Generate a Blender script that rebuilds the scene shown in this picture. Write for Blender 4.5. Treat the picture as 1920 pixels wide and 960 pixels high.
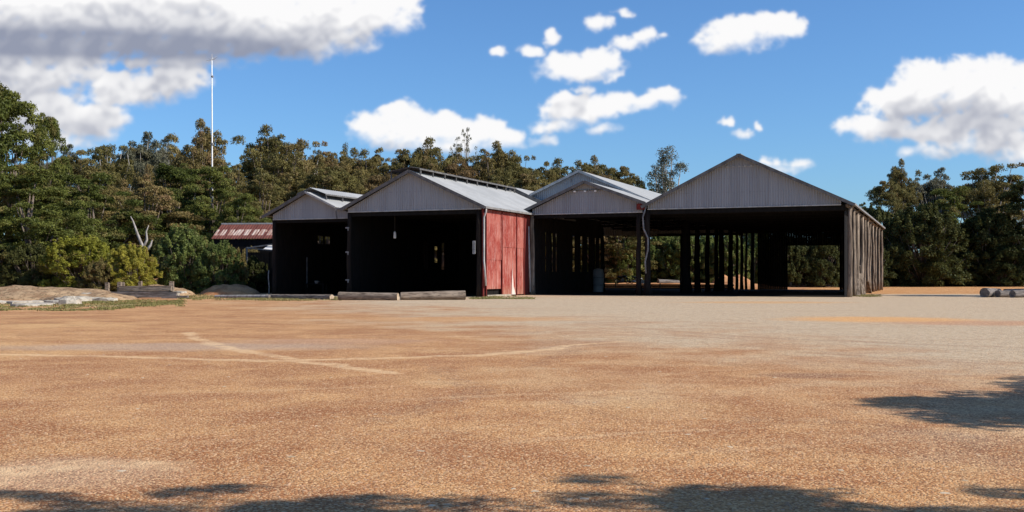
import bpy, math, random
import numpy as np
from mathutils import Vector, Matrix, noise as mnoise

for o in list(bpy.data.objects): bpy.data.objects.remove(o)
SC = bpy.context.scene
COL = SC.collection
R = math.radians

# ---------------------------------------------------------------- camera
EXPO = 2 ** 0.2
CAM_H = 1.7; F = 2000.0; HOR = 517.0
cd = bpy.data.cameras.new('camera'); cam = bpy.data.objects.new('camera', cd); COL.objects.link(cam)
cam.location = (0, 0, CAM_H); cam.rotation_euler = (R(90), 0, 0)
cd.sensor_width = 36; cd.lens = 36 * F / 1920; cd.shift_y = (HOR - 480) / 1920
cd.clip_start = 0.1; cd.clip_end = 6000
SC.camera = cam

# shed complex frame: e = along the fronts (to the right, slightly nearer), d = going back
ANG = math.atan(810 / 2000)
EX, EY = math.cos(ANG), -math.sin(ANG)
DX, DY = math.sin(ANG), math.cos(ANG)
R4 = (26.8, 85.0)
def TS(t, s): return (R4[0] - t * EX + s * DX, R4[1] - t * EY + s * DY)
def GP(px, py):                       # photo pixel -> ground point
    D = CAM_H * F / (py - HOR); return ((px - 960) / F * D, D)
def PX(px, D): return (px - 960) / F * D
def ZP(py, D): return (HOR - py) * D / F + CAM_H

# ---------------------------------------------------------------- sun and sky
SUN_EL = 38.0
SH = (0.995 * EX + 0.10 * DX, 0.995 * EY + 0.10 * DY)
n_ = math.hypot(*SH); SH = (SH[0] / n_, SH[1] / n_)
ld = bpy.data.lights.new('sun', 'SUN'); ld.energy = 5.0; ld.angle = R(0.55); ld.color = (1.0, 0.93, 0.83)
sun = bpy.data.objects.new('sun', ld); COL.objects.link(sun)
sdir = Vector((SH[0] * math.cos(R(SUN_EL)), SH[1] * math.cos(R(SUN_EL)), math.sin(R(SUN_EL))))
sun.rotation_euler = sdir.to_track_quat('Z', 'Y').to_euler(); sun.location = (60, -20, 60)

world = bpy.data.worlds.new('World'); SC.world = world; world.use_nodes = True
WT = world.node_tree; WT.nodes.clear()

class NB:
    """tiny node-graph helper"""
    def __init__(s, tree): s.t = tree; s.n = tree.nodes; s.l = tree.links
    def new(s, typ, **kw):
        nd = s.n.new(typ)
        for k, v in kw.items(): setattr(nd, k, v)
        return nd
    def put(s, sock, v):
        if hasattr(v, 'is_output'): s.l.new(v, sock)
        elif v is not None:
            if hasattr(sock, 'default_value') and hasattr(sock.default_value, '__len__') and not hasattr(v, '__len__'): v = [v] * len(sock.default_value)
            if hasattr(v, '__len__') and len(v) == 3 and sock.type == 'RGBA': v = (*v, 1)
            sock.default_value = v
    def m(s, op, a, b=None, c=None, clamp=False):
        nd = s.new('ShaderNodeMath', operation=op, use_clamp=clamp)
        s.put(nd.inputs[0], a)
        if b is not None: s.put(nd.inputs[1], b)
        if c is not None: s.put(nd.inputs[2], c)
        return nd.outputs[0]
    def vm(s, op, a, b=None, out=0):
        nd = s.new('ShaderNodeVectorMath', operation=op); s.put(nd.inputs[0], a)
        if b is not None: s.put(nd.inputs[3 if op == 'SCALE' else 1], b)
        return nd.outputs[out]
    def mr(s, v, a, b, c=0.0, d=1.0, smooth=True):
        nd = s.new('ShaderNodeMapRange', interpolation_type='SMOOTHSTEP' if smooth else 'LINEAR')
        s.put(nd.inputs[0], v); s.put(nd.inputs[1], a); s.put(nd.inputs[2], b); s.put(nd.inputs[3], c); s.put(nd.inputs[4], d)
        return nd.outputs[0]
    def mix(s, f, a, b, mode='MIX'):
        nd = s.new('ShaderNodeMix', data_type='RGBA', blend_type=mode)
        s.put(nd.inputs[0], f); s.put(nd.inputs[6], a); s.put(nd.inputs[7], b)
        return nd.outputs[2]
    def noise(s, vec, scale, detail=4, rough=0.55, dist=0.0, dim='3D'):
        nd = s.new('ShaderNodeTexNoise', noise_dimensions=dim)
        s.put(nd.inputs['Vector'], vec); nd.inputs['Scale'].default_value = scale
        nd.inputs['Detail'].default_value = detail; nd.inputs['Roughness'].default_value = rough; nd.inputs['Distortion'].default_value = dist
        return nd.outputs[0]
    def vor(s, vec, scale, feature='F1', detail=0, rough=.5, out=0, rnd=1.0):
        nd = s.new('ShaderNodeTexVoronoi', feature=feature)
        s.put(nd.inputs['Vector'], vec); nd.inputs['Scale'].default_value = scale
        nd.inputs['Detail'].default_value = detail; nd.inputs['Roughness'].default_value = rough
        nd.inputs['Randomness'].default_value = rnd
        return nd.outputs[out]
    def comb(s, x, y, z):
        nd = s.new('ShaderNodeCombineXYZ'); s.put(nd.inputs[0], x); s.put(nd.inputs[1], y); s.put(nd.inputs[2], z); return nd.outputs[0]
    def sep(s, v):
        nd = s.new('ShaderNodeSeparateXYZ'); s.put(nd.inputs[0], v); return nd.outputs
    def scalev(s, v, sc):
        return s.vm('MULTIPLY', v, sc)

# cumulus clouds, as lobes in tangent coordinates of the sky dome (units: 1/2000 of the tangent)
LOBES = [ # x, y(pixels in the photograph's tangent plane), rx, ry
 (40,20,260,88),(300,10,280,98),(500,40,200,72),(640,30,130,82),(720,18,82,66),(560,88,90,36),
 (30,150,110,70),(140,128,72,52),(60,215,130,66),(170,225,85,48),(240,168,100,46),(330,155,72,46),(330,112,150,24),(60,95,170,46),(250,78,180,40),(430,78,150,44),
 (760,228,68,46),(700,240,56,36),(820,238,72,36),(780,262,120,26),(900,248,66,34),(950,262,46,26),(860,270,90,26),
 (1085,128,92,32),(1060,118,48,28),(1120,112,44,26),
 (1085,205,80,38),(1150,190,66,30),(1200,190,60,20),(1250,182,38,24),(1050,235,56,20),(1018,262,34,14),(1130,246,50,13),(1095,165,26,11),
 (1395,62,92,42),(1450,46,62,32),(1345,82,54,28),
 (938,96,24,12),(998,92,32,15),(1030,72,24,20),(1122,46,26,20),(1175,84,42,18),(1208,68,30,26),(1165,20,26,7),(1246,68,16,8),
 (1790,162,150,64),(1830,125,78,34),(1700,190,98,46),(1650,242,90,32),(1740,250,70,24),(1830,250,150,52),(1900,180,100,76),(1750,285,80,18),(1890,285,80,30),
 (1475,306,52,15),(1390,243,22,12),(1425,236,11,9),(1362,220,13,10),(90,260,110,30),(1410,312,20,8),
]

def vnoise(X, Y, seed):
    """smooth gradient noise on arrays"""
    xi = np.floor(X).astype(np.int64); yi = np.floor(Y).astype(np.int64); xf = X - xi; yf = Y - yi
    u = xf*xf*xf*(xf*(xf*6-15)+10); v = yf*yf*yf*(yf*(yf*6-15)+10)
    def g(i, j, dx, dy):
        h = (i * 374761393 + j * 668265263 + seed * 982451653) & 0xffffffff
        h = ((h ^ (h >> 13)) * 1274126177) & 0xffffffff; h = (h ^ (h >> 16)) & 0xffff
        a = h * (2 * math.pi / 65536); return np.cos(a) * dx + np.sin(a) * dy
    n = (g(xi, yi, xf, yf) * (1-u) + g(xi+1, yi, xf-1, yf) * u) * (1-v) + (g(xi, yi+1, xf, yf-1) * (1-u) + g(xi+1, yi+1, xf-1, yf-1) * u) * v
    return n * 1.4
def fbm(X, Y, seed, octv=5, gain=.5, billow=False):
    t = 0; a = 1; s = 0
    for o in range(octv):
        n = vnoise(X * 2**o + 13.7*o, Y * 2**o + 5.1*o, seed + o)
        if billow: n = 1 - 2 * np.abs(n) * 1.5
        t = t + n * a; s += a; a *= gain
    return t / s
# cloud cover of the sky dome, grown from the lobes with fractal noise and self-shaded towards the sun
U0, U1, V0, V1 = -700.0, 2620.0, -500.0, 540.0; ST = 1.7
CW = int((U1 - U0) / ST); CH = int((V1 - V0) / ST)
gx, gy = np.meshgrid(U0 + (np.arange(CW) + .5) * ST, V0 + (np.arange(CH) + .5) * ST)
wx = gx + 26 * fbm(gx/70, gy/70, 3, 4) + 7 * fbm(gx/18, gy/18, 9, 3); wy = gy + 17 * fbm(gx/70, gy/70, 5, 4) + 6 * fbm(gx/18, gy/18, 11, 3)
EXTRA = [(-250,60,260,90),(-420,200,200,70),(-120,-160,330,80),(500,-220,180,60),(1500,-250,220,60),(2150,120,160,60),(2350,250,220,50),(2050,300,120,40),(1050,-330,160,50),(2250,-120,200,50)]
fld = np.full(gx.shape, -9.0)
for (x, y, rx, ry) in LOBES + EXTRA:
    rr_ = ((wx - x) / rx) ** 2 + ((wy - y) / ry) ** 2
    q = 1 - rr_
    q = np.where(wy > y, 1 - ((wx - x) / rx) ** 2 - ((wy - y) / (ry * .9)) ** 2, q)
    q = q * min(1.0, (min(rx, ry * 1.6) / 60) ** .5)
    k_ = .16; h_ = np.clip(.5 + .5 * (q - fld) / k_, 0, 1); fld = fld * (1 - h_) + q * h_ + k_ * h_ * (1 - h_) * .5
    # (smooth maximum)
bil = fbm(gx/58, gy/46, 21, 5, .55, True); det = fbm(gx/30, gy/24, 31, 5, .55)
big_n = fbm(gx/120, gy/80, 51, 4, .55)
dens = np.minimum(fld, .8) + .34 * (bil - .42) + .34 * det + .25 * big_n
wsp = fbm(gx/90, gy/55, 41, 5, .6)
def shift(a, dx, dy):
    ix = np.clip((np.arange(CW) + dx / ST), 0, CW - 1).astype(int); iy = np.clip((np.arange(CH) + dy / ST), 0, CH - 1).astype(int)
    return a[iy][:, ix]
low_ = shift(fld, 0, 30) - shift(fld, 0, -30)          # falling density downwards: the ragged soft base
edge = .42 + .55 * np.clip(wsp + .25, 0, 1) + .55 * np.clip(-low_ * .8, 0, 1)
A = np.clip((dens + .10) / edge, 0, 1); A = A * A * (3 - 2 * A)
dl_ = np.minimum(fld, .8) + .30 * (bil - .42) + .08 * det + .25 * big_n + .05
T = np.clip(dl_, 0, 1.0) + .12 * np.clip(bil, -.5, 1) * (dl_ > 0)
T = np.clip(T, 0, 1.3)
acc = np.zeros_like(T); wsum = 0
for k in range(1, 17):
    d_ = 3.6 * k ** 1.2; wk = (k ** .2) * d_ / k / 3.2
    acc += shift(T, .42 * d_, -.9 * d_) * wk; wsum += wk
lit_ = np.exp(-1.8 * acc / wsum)                     # light that reaches this point from above
slope_ = np.clip((T - shift(T, 5, -9)) * .9, -.13, .13)
lit_ = np.clip((lit_ - .16) / .52, 0, 1) + slope_
big_ = 1.9 * np.clip(1 - ((gx - 130) / 470) ** 2, 0, 1) ** .5 * np.exp(-((gy - 80 - .03 * (gx - 100)) / 27) ** 2)
big_ += .35 * np.exp(-((gx - 60) / 190) ** 2) * np.exp(-((gy - 238) / 26) ** 2) + .5 * np.exp(-((gx - 1800) / 130) ** 2) * np.exp(-((gy - 222) / 24) ** 2)
lit_ = lit_ * (1 - .8 * np.clip(big_, 0, 1)) - .28 * np.clip(big_, 0, 1) * (.85 + .3 * bil)
lit_ = np.clip(lit_, -.25, 1.0)
ca, cb = np.array([.30, .33, .43]), np.array([.97, .965, .97])
def blur(a, n):
    for _ in range(n):
        a = (np.roll(a, 1, 0) + np.roll(a, -1, 0) + a * 2) / 4; a = (np.roll(a, 1, 1) + np.roll(a, -1, 1) + a * 2) / 4
    return a
lit_ = .65 * blur(lit_, 9) + .35 * blur(lit_, 2); A = .6 * blur(A, 3) + .4 * A
colr = ca + (cb - ca) * np.clip(lit_[..., None] * 1.25 + .30, 0, 1) ** .9
img = bpy.data.images.new('cloud_cover', CW, CH, alpha=True, float_buffer=True); img.colorspace_settings.name = 'Non-Color'
px_ = np.concatenate([colr, A[..., None]], 2)[::-1].astype(np.float32); px_[..., :3] *= 1
img.alpha_mode = 'CHANNEL_PACKED'; img.pixels.foreach_set(px_.ravel()); img.update(); img.pack()
w = NB(WT)
tc = w.new('ShaderNodeTexCoord')
sx, sy, sz = w.sep(tc.outputs['Generated'])
yy = w.m('MAXIMUM', sy, .05)
cu = w.m('DIVIDE', w.m('SUBTRACT', w.m('ADD', w.m('MULTIPLY', w.m('DIVIDE', sx, yy), F), 960), U0), U1 - U0)
cv = w.m('SUBTRACT', 1.0, w.m('DIVIDE', w.m('SUBTRACT', w.m('SUBTRACT', HOR, w.m('MULTIPLY', w.m('DIVIDE', sz, yy), F)), V0), V1 - V0))
ti = w.new('ShaderNodeTexImage', extension='CLIP', interpolation='Cubic'); ti.image = img; w.l.new(w.comb(cu, cv, 0.0), ti.inputs[0])
rim = w.m('MULTIPLY', w.m('MULTIPLY', w.mr(cu, 0, .06), w.mr(cu, 1, .94)), w.mr(cv, 1, .9))
mask = w.m('MULTIPLY', w.m('MULTIPLY', ti.outputs[1], rim), w.mr(sy, .05, .2))
sky = w.new('ShaderNodeTexSky', sky_type='NISHITA', sun_disc=False, sun_elevation=R(SUN_EL), sun_rotation=math.atan2(SH[0], SH[1]), altitude=200, air_density=1.0, dust_density=.9, ozone_density=1.6)
SKY_STR = 0.084
skc = w.mix(1.0, sky.outputs[0], (.73, 1.13, 1.58), 'MULTIPLY')
fin = w.mix(mask, skc, w.vm('SCALE', ti.outputs[0], 1 / SKY_STR / EXPO))
bg = w.new('ShaderNodeBackground'); w.l.new(fin, bg.inputs[0]); bg.inputs[1].default_value = SKY_STR
wo = w.new('ShaderNodeOutputWorld'); w.l.new(bg.outputs[0], wo.inputs[0])
world.cycles.sampling_method = 'MANUAL'; world.cycles.sample_map_resolution = 256

SC.view_settings.view_transform = 'Standard'; SC.view_settings.look = 'None'
SC.view_settings.gamma = 1; SC.view_settings.exposure = math.log2(EXPO)
SC.render.engine = 'CYCLES'
SC.cycles.max_bounces = 5; SC.cycles.diffuse_bounces = 3; SC.cycles.transparent_max_bounces = 4
SC.cycles.caustics_reflective = False; SC.cycles.caustics_refractive = False

# ================================================================= helpers
def tag(o, label=None, cat=None, group=None, kind=None):
    if label: o['label'] = label
    if cat: o['category'] = cat
    if group: o['group'] = group
    if kind: o['kind'] = kind
    return o
def empty(name, loc, rz=0.0):
    o = bpy.data.objects.new(name, None); COL.objects.link(o); o.empty_display_size = .3
    o.location = loc; o.rotation_euler = (0, 0, rz); return o
def thing(name, loc, rz, label, cat, group=None): return tag(empty(name, loc, rz), label, cat, group)

class MB:
    def __init__(s): s.v = []; s.f = []; s.sm = False
    def add(s, vs, fs):
        b = len(s.v); s.v.extend([tuple(p) for p in vs]); s.f.extend([tuple(i + b for i in f) for f in fs])
    def box(s, a, b, M=None, jit=0.0, rng=None):
        x0, y0, z0 = a; x1, y1, z1 = b
        vs = [(x0,y0,z0),(x1,y0,z0),(x1,y1,z0),(x0,y1,z0),(x0,y0,z1),(x1,y0,z1),(x1,y1,z1),(x0,y1,z1)]
        if jit: vs = [(x + rng.uniform(-jit, jit), y + rng.uniform(-jit, jit), z + rng.uniform(-jit, jit)) for x, y, z in vs]
        if M is not None: vs = [M @ Vector(p) for p in vs]
        s.add(vs, [(0,3,2,1),(4,5,6,7),(0,1,5,4),(1,2,6,5),(2,3,7,6),(3,0,4,7)]); return s
    def beam(s, p, q, w, h, up=(0, 0, 1)):
        p = Vector(p); q = Vector(q); d = q - p; L = d.length; d.normalize()
        upv = Vector(up)
        if abs(d.dot(upv)) > .99: upv = Vector((1, 0, 0))
        x = d.cross(upv).normalized(); z = x.cross(d).normalized()
        vs = []
        for a in (0, L):
            for (i, j) in ((-1,-1),(1,-1),(1,1),(-1,1)): vs.append(p + d * a + x * (i * w / 2) + z * (j * h / 2))
        s.add(vs, [(0,1,2,3),(7,6,5,4),(0,4,5,1),(1,5,6,2),(2,6,7,3),(3,7,4,0)]); return s
    def tube(s, pts, rad, n=8, cap=True, wob=0.0, rng=None):
        pts = [Vector(p) for p in pts]; K = len(pts)
        if not hasattr(rad, '__len__'): rad = [rad] * K
        rings = []
        ref = None
        for k in range(K):
            d = (pts[min(k + 1, K - 1)] - pts[max(k - 1, 0)]).normalized()
            if ref is None:
                ref = Vector((0, 0, 1)) if abs(d.z) < .9 else Vector((1, 0, 0))
            x = d.cross(ref).normalized(); y = x.cross(d).normalized(); ref = y
            ring = []
            for i in range(n):
                a = 2 * math.pi * i / n
                r = rad[k] * (1 + (rng.uniform(-wob, wob) if wob else 0))
                ring.append(pts[k] + x * math.cos(a) * r + y * math.sin(a) * r)
            rings.append(ring)
        vs = [p for r_ in rings for p in r_]; fs = []
        for k in range(K - 1):
            for i in range(n):
                j = (i + 1) % n; fs.append((k*n+i, k*n+j, (k+1)*n+j, (k+1)*n+i))
        if cap: fs.append(tuple(range(n - 1, -1, -1))); fs.append(tuple((K-1)*n + i for i in range(n)))
        s.add(vs, fs); return s
    def corr(s, o, u, L, v, W, nrm, pitch, amp, top=None, th=.012, k=4):
        """corrugated sheet: runs along v (length W, or per-position (v0,v1) by top), wave along u"""
        o = Vector(o); u = Vector(u).normalized(); v = Vector(v).normalized(); nrm = Vector(nrm).normalized()
        n = max(2, int(L / pitch * k)); vs = []
        for i in range(n + 1):
            a = L * i / n; off = amp * math.sin(2 * math.pi * i / k)
            v0, v1 = top(a) if top else (0, W)
            vs.append(o + u * a + v * v0 + nrm * off); vs.append(o + u * a + v * v1 + nrm * off)
        m = len(vs)
        vs += [p - nrm * th for p in vs]
        fs = []
        for i in range(n):
            q = 2 * i; fs.append((q, q+2, q+3, q+1)); fs.append((m+q, m+q+1, m+q+3, m+q+2))
            fs.append((q, m+q, m+q+2, q+2)); fs.append((q+1, q+3, m+q+3, m+q+1))
        fs.append((0, 1, m+1, m)); fs.append((m-2, 2*m-2, 2*m-1, m-1))
        s.add(vs, fs); return s
    def build(s, name, mat, parent=None, smooth=False, label=None):
        me = bpy.data.meshes.new(name); me.from_pydata(s.v, [], s.f)
        if smooth: me.polygons.foreach_set('use_smooth', [True] * len(me.polygons))
        if mat: me.materials.append(mat)
        o = bpy.data.objects.new(name, me); COL.objects.link(o)
        if parent: o.parent = parent
        if label: o['label'] = label
        return o
def npmesh(name, verts, quads, mat, attr=None):
    me = bpy.data.meshes.new(name); nv = len(verts); nq = len(quads)
    me.vertices.add(nv); me.vertices.foreach_set('co', np.asarray(verts, np.float32).ravel())
    me.loops.add(nq * 4); me.loops.foreach_set('vertex_index', np.asarray(quads, np.int32).ravel())
    me.polygons.add(nq); me.polygons.foreach_set('loop_start', np.arange(nq, dtype=np.int32) * 4)
    me.update(calc_edges=True); me.validate()
    if mat: me.materials.append(mat)
    return me
def copy_tree(o, parent=None):
    c = o.copy(); COL.objects.link(c); c.parent = parent
    for ch in [x for x in bpy.data.objects if x.parent is o]: copy_tree(ch, c)
    return c

# ================================================================= materials
def mat(name, fn, rough=.8, spec=.3, metal=0.0):
    m = bpy.data.materials.new(name); m.use_nodes = True; t = m.node_tree
    b = NB(t); p = t.nodes['Principled BSDF']; p.inputs['Roughness'].default_value = rough
    p.inputs['Specular IOR Level'].default_value = spec; p.inputs['Metallic'].default_value = metal
    fn(b, p); return m
def obv(b, world=False):
    if world: return b.new('ShaderNodeNewGeometry').outputs['Position']
    return b.new('ShaderNodeTexCoord').outputs['Object']
def bump(b, p, h, strength=.5, dist=.05):
    n = b.new('ShaderNodeBump'); n.inputs['Strength'].default_value = strength; n.inputs['Distance'].default_value = dist
    b.put(n.inputs['Height'], h); b.l.new(n.outputs[0], p.inputs['Normal'])
def two(name, c1, c2, scale=3, st=(1, 1, 1), lo=.35, hi=.65, rough=.85, spec=.2, metal=0., bm=.3, c3=None, s3=30, f3=.4, wpos=False):
    def fn(b, p):
        v = b.scalev(obv(b, wpos), st); n = b.noise(v, scale, 6, .6)
        c = b.mix(b.mr(n, lo, hi), c1, c2)
        n2 = b.noise(v, s3, 3, .6)
        if c3: c = b.mix(b.m('MULTIPLY', b.mr(n2, .5, .68), f3), c, c3)
        b.put(p.inputs['Base Color'], c)
        if bm: bump(b, p, b.m('ADD', n, n2), bm, .03)
    return mat(name, fn, rough, spec, metal)

def seg(b, pos, p0, p1, wd):
    """soft mask along a ground track segment"""
    ax, ay = p0; bx, by = p1; L2 = (bx-ax)**2 + (by-ay)**2
    v = b.vm('SUBTRACT', pos, (ax, ay, 0)); t = b.m('DIVIDE', b.vm('DOT_PRODUCT', v, (bx-ax, by-ay, 0), out=1), L2, clamp=True)
    q = b.vm('SUBTRACT', v, b.vm('SCALE', (bx-ax, by-ay, 0), t))
    return b.mr(b.vm('LENGTH', q, out=1), wd, wd * .35)
TRK = []
def trk(pts, wd=.32):
    g = [GP(*p) for p in pts]
    for a, c in zip(g, g[1:]): TRK.append((a, c, wd))
trk([(-40,664),(250,669),(500,677),(700,672),(900,666),(1040,655)])
trk([(352,624),(366,633),(395,645),(450,657),(560,676),(640,686),(730,699)], .30)
trk([(1040,655),(1060,648),(1160,640)], .22)
trk([(-60,905),(60,880),(160,868),(320,872)], .35)
DARKTRK = []
for pts in ([(1160,612),(1400,632),(1700,645),(1920,652)], [(1430,790),(1640,795),(1800,820),(1920,870)], [(820,690),(900,735),(700,790)], [(990,688),(1060,665),(1080,655)]):
    g = [GP(*p) for p in pts]
    for a, c in zip(g, g[1:]): DARKTRK.append((a, c, .35))
def ground_fn(b, p):
    pos = b.scalev(obv(b, True), (1, 1, 0))
    x, y, z = b.sep(pos)
    wn = b.new('ShaderNodeTexNoise'); b.put(wn.inputs['Vector'], pos); wn.inputs['Scale'].default_value = .9; wn.inputs['Detail'].default_value = 3
    posw = b.vm('ADD', pos, b.vm('SCALE', b.vm('SUBTRACT', b.scalev(wn.outputs[1], (1, 1, 0)), (.5, .5, 0)), .7))
    big = b.noise(pos, .10, 5, .6); mid = b.noise(pos, .55, 5, .62); sml = b.noise(pos, 4, 4, .65)
    fine = b.noise(pos, 26, 3, .7); peb = b.vor(pos, 52, 'F1', out=1)
    pv = b.m('FRACT', b.m('MULTIPLY', b.sep(peb)[0], 7.3))
    c = b.mix(b.mr(mid, .33, .66), (.38, .165, .068), (.57, .30, .125))
    c = b.mix(b.m('MULTIPLY', b.mr(big, .5, .68), .75), c, (.66, .39, .165))
    c = b.mix(b.m('MULTIPLY', b.mr(b.noise(pos, .3, 4, .6, .6), .50, .64), .8), c, (.34, .135, .052))
    # grey gravel: far band in front of the sheds and right-hand side
    m = b.m('ADD', b.m('MULTIPLY', x, .045), b.m('MULTIPLY', y, .0175))
    m = b.m('ADD', m, b.m('MULTIPLY', b.m('SUBTRACT', big, .5), 1.5)); m = b.m('ADD', m, b.m('MULTIPLY', b.m('SUBTRACT', mid, .5), .9))
    far = b.mr(y, 96, 103); far = b.m('SUBTRACT', 1.0, far)
    gm = b.m('MULTIPLY', b.mr(m, .30, .98), far)
    gcol = b.mix(b.mr(sml, .35, .65), (.43, .345, .235), (.59, .49, .35))
    c = b.mix(b.m('MULTIPLY', gm, .92), c, gcol)
    # drag streaks left by vehicles
    rot = b.new('ShaderNodeVectorRotate', rotation_type='Z_AXIS'); b.put(rot.inputs['Vector'], posw); rot.inputs['Angle'].default_value = .95
    st1 = b.noise(b.scalev(rot.outputs[0], (.16, 1.6, 1)), 1.0, 5, .65)
    rot2 = b.new('ShaderNodeVectorRotate', rotation_type='Z_AXIS'); b.put(rot2.inputs['Vector'], posw); rot2.inputs['Angle'].default_value = -.35
    st2 = b.noise(b.scalev(rot2.outputs[0], (.10, 1.9, 1)), .8, 5, .65)
    c = b.mix(b.m('MULTIPLY', b.mr(st1, .56, .70), .45), c, (.27, .125, .06)); c = b.mix(b.m('MULTIPLY', b.mr(st2, .56, .70), .40), c, (.70, .46, .25))
    c = b.mix(b.m('MULTIPLY', b.mr(st2, .42, .30), .30), c, (.30, .145, .07))
    # left grey wash and orange clay spots
    for (px, py, rx, ry, col, k) in ((330,650,5.0,1.6,(.46,.36,.28),.6),(1650,599,4.0,3.2,(.72,.37,.13),.9),(1440,567,6,3,(.62,.34,.14),.7),(860,598,5.5,2.6,(.60,.32,.13),.6),(1500,703,1.0,.55,(.25,.12,.07),.8),(1100,660,2.6,.7,(.55,.36,.20),.3),(1880,606,5,2.2,(.5,.24,.13),.7),(60,890,1.2,.9,(.52,.33,.20),.7),(620,640,3,1.3,(.50,.30,.19),.6)):
        gx, gy = GP(px, py)
        v = b.vm('MULTIPLY', b.vm('SUBTRACT', posw, (gx, gy, 0)), (1 / rx, 1 / ry, 0))
        mk = b.mr(b.m('ADD', b.vm('LENGTH', v, out=1), b.m('MULTIPLY', mid, .8)), 1.6, .9)
        c = b.mix(b.m('MULTIPLY', mk, k), c, col)
    # far yard behind the sheds is bright clay
    c = b.mix(b.m('MULTIPLY', b.mr(y, 97, 104), .9), c, b.mix(b.mr(mid, .35, .7), (.47, .205, .065), (.60, .30, .105)))
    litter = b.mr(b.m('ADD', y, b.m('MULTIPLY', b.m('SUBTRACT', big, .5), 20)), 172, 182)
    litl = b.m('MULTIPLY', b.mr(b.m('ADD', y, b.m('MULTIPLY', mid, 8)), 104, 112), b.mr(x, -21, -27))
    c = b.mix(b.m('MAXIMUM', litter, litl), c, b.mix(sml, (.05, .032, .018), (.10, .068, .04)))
    tm = None
    for (a, q, wd) in TRK:
        s_ = seg(b, posw, a, q, wd); tm = s_ if tm is None else b.m('MAXIMUM', tm, s_)
    tm = b.m('MULTIPLY', tm, b.m('MULTIPLY', b.mr(sml, .34, .6, .25, .80), b.mr(mid, .32, .5, .3, 1.0)))
    c = b.mix(tm, c, (.76, .52, .29))
    dm = None
    for (a, q, wd) in DARKTRK:
        s_ = seg(b, posw, a, q, wd); dm = s_ if dm is None else b.m('MAXIMUM', dm, s_)
    c = b.mix(b.m('MULTIPLY', b.m('MULTIPLY', dm, b.mr(sml, .4, .6)), .5), c, (.24, .12, .07))
    # pebbles: dark and pale grains
    calm = b.m('SUBTRACT', 1.0, tm)
    c = b.mix(b.m('MULTIPLY', b.m('MULTIPLY', b.mr(pv, .72, .80), calm), .6), c, (.16, .065, .035))
    c = b.mix(b.m('MULTIPLY', b.m('MULTIPLY', b.mr(pv, .24, .16), calm), .55), c, (.84, .58, .32))
    c = b.mix(b.m('MULTIPLY', b.mr(fine, .56, .68), .38), c, (.24, .105, .055))
    c = b.mix(b.m('MULTIPLY', b.mr(fine, .44, .34), .28), c, (.76, .46, .22))
    b.put(p.inputs['Base Color'], c)
    h = b.m('ADD', b.m('MULTIPLY', b.vor(pos, 52, 'F1'), -.4), b.m('ADD', b.m('MULTIPLY', fine, .7), b.m('MULTIPLY', sml, 1.3)))
    bump(b, p, h, .8, .03)
M_GROUND = mat('ground_dirt', ground_fn, .95, .1)
M_EARTH = two('red_earth', (.37, .165, .07), (.52, .27, .125), 1.2, bm=.9, c3=(.20, .09, .05), s3=6)
M_STRAW = two('dry_mound', (.25, .15, .08), (.43, .29, .165), 1.4, (1, 1, 2.5), bm=1.0, c3=(.09, .07, .035), s3=5, f3=.9)
M_CONC = two('pale_concrete', (.28, .24, .19), (.46, .41, .33), 2.2, bm=.6, c3=(.20, .17, .13), s3=7, f3=.8)
M_FLOOR = two('shade_dark_floor', (.010, .008, .007), (.018, .014, .011), 1.0, bm=.4)  # earth floor, interior shade put into its near-black colour
def zinc_fn(ca, cb, rust):
    def fn(b, p):
        v = obv(b); x, y, z = b.sep(v)
        wn = b.new('ShaderNodeTexWhiteNoise', noise_dimensions='1D'); b.put(wn.inputs['W'], b.m('FLOOR', b.m('DIVIDE', x, .78)))
        n = b.noise(b.scalev(v, (1, 1, .3)), .8, 5, .6); st = b.noise(b.scalev(v, (7, 7, .22)), 1.0, 5, .65)
        c = b.mix(b.m('ADD', b.m('MULTIPLY', wn.outputs[0], .6), b.m('MULTIPLY', n, .5), clamp=True), ca, cb)
        c = b.mix(b.m('MULTIPLY', b.mr(st, .52, .70), .5), c, rust)
        lap = b.mr(b.m('ABSOLUTE', b.m('SUBTRACT', b.m('FRACT', b.m('DIVIDE', x, .78)), .5)), .485, .5)
        c = b.mix(b.m('MULTIPLY', lap, .6), c, (.08, .075, .07))
        row = b.m('MULTIPLY', b.mr(b.m('ABSOLUTE', b.m('SUBTRACT', b.m('FRACT', b.m('DIVIDE', z, 1.15)), .5)), .02, .0), b.mr(b.noise(b.scalev(v, (9, 9, 1)), 1.0, 1, .5), .5, .6))
        c = b.mix(b.m('MULTIPLY', row, .5), c, (.12, .085, .06))
        b.put(p.inputs['Base Color'], c)
    return fn
M_GABLE = mat('grey_zinc', zinc_fn((.27, .28, .295), (.35, .355, .365), (.19, .175, .16)), .7, .2)
M_GABLE_D = mat('dull_zinc', zinc_fn((.25, .255, .268), (.325, .33, .342), (.18, .165, .15)), .7, .2)
M_ROOF = two('roof_zinc', (.32, .322, .316), (.39, .39, .38), .35, (1, 1, 1), rough=.75, spec=.1, bm=0, c3=(.29, .275, .25), s3=4, f3=.35)
M_TRIM = two('weathered_trim', (.10, .095, .09), (.17, .16, .15), 2, bm=.2)
M_TRIM_L = two('pale_trim', (.34, .33, .31), (.48, .47, .44), 2, bm=.2)
M_DARK = two('shade_black_timber', (.005, .0045, .004), (.011, .009, .008), 2, (3, 3, .3), bm=.5)  # timber blackened in colour to carry the deep interior shade
M_BRN = two('brown_boards', (.010, .007, .006), (.022, .015, .011), 1.5, (4, 4, .4), bm=.5)  # brown timber, its colour lowered by the interior shade
M_POST = two('grey_post', (.13, .095, .068), (.33, .255, .19), 1.1, (5, 5, .3), .40, .60, bm=1.0, c3=(.035, .025, .018), s3=5, f3=.9)
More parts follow.
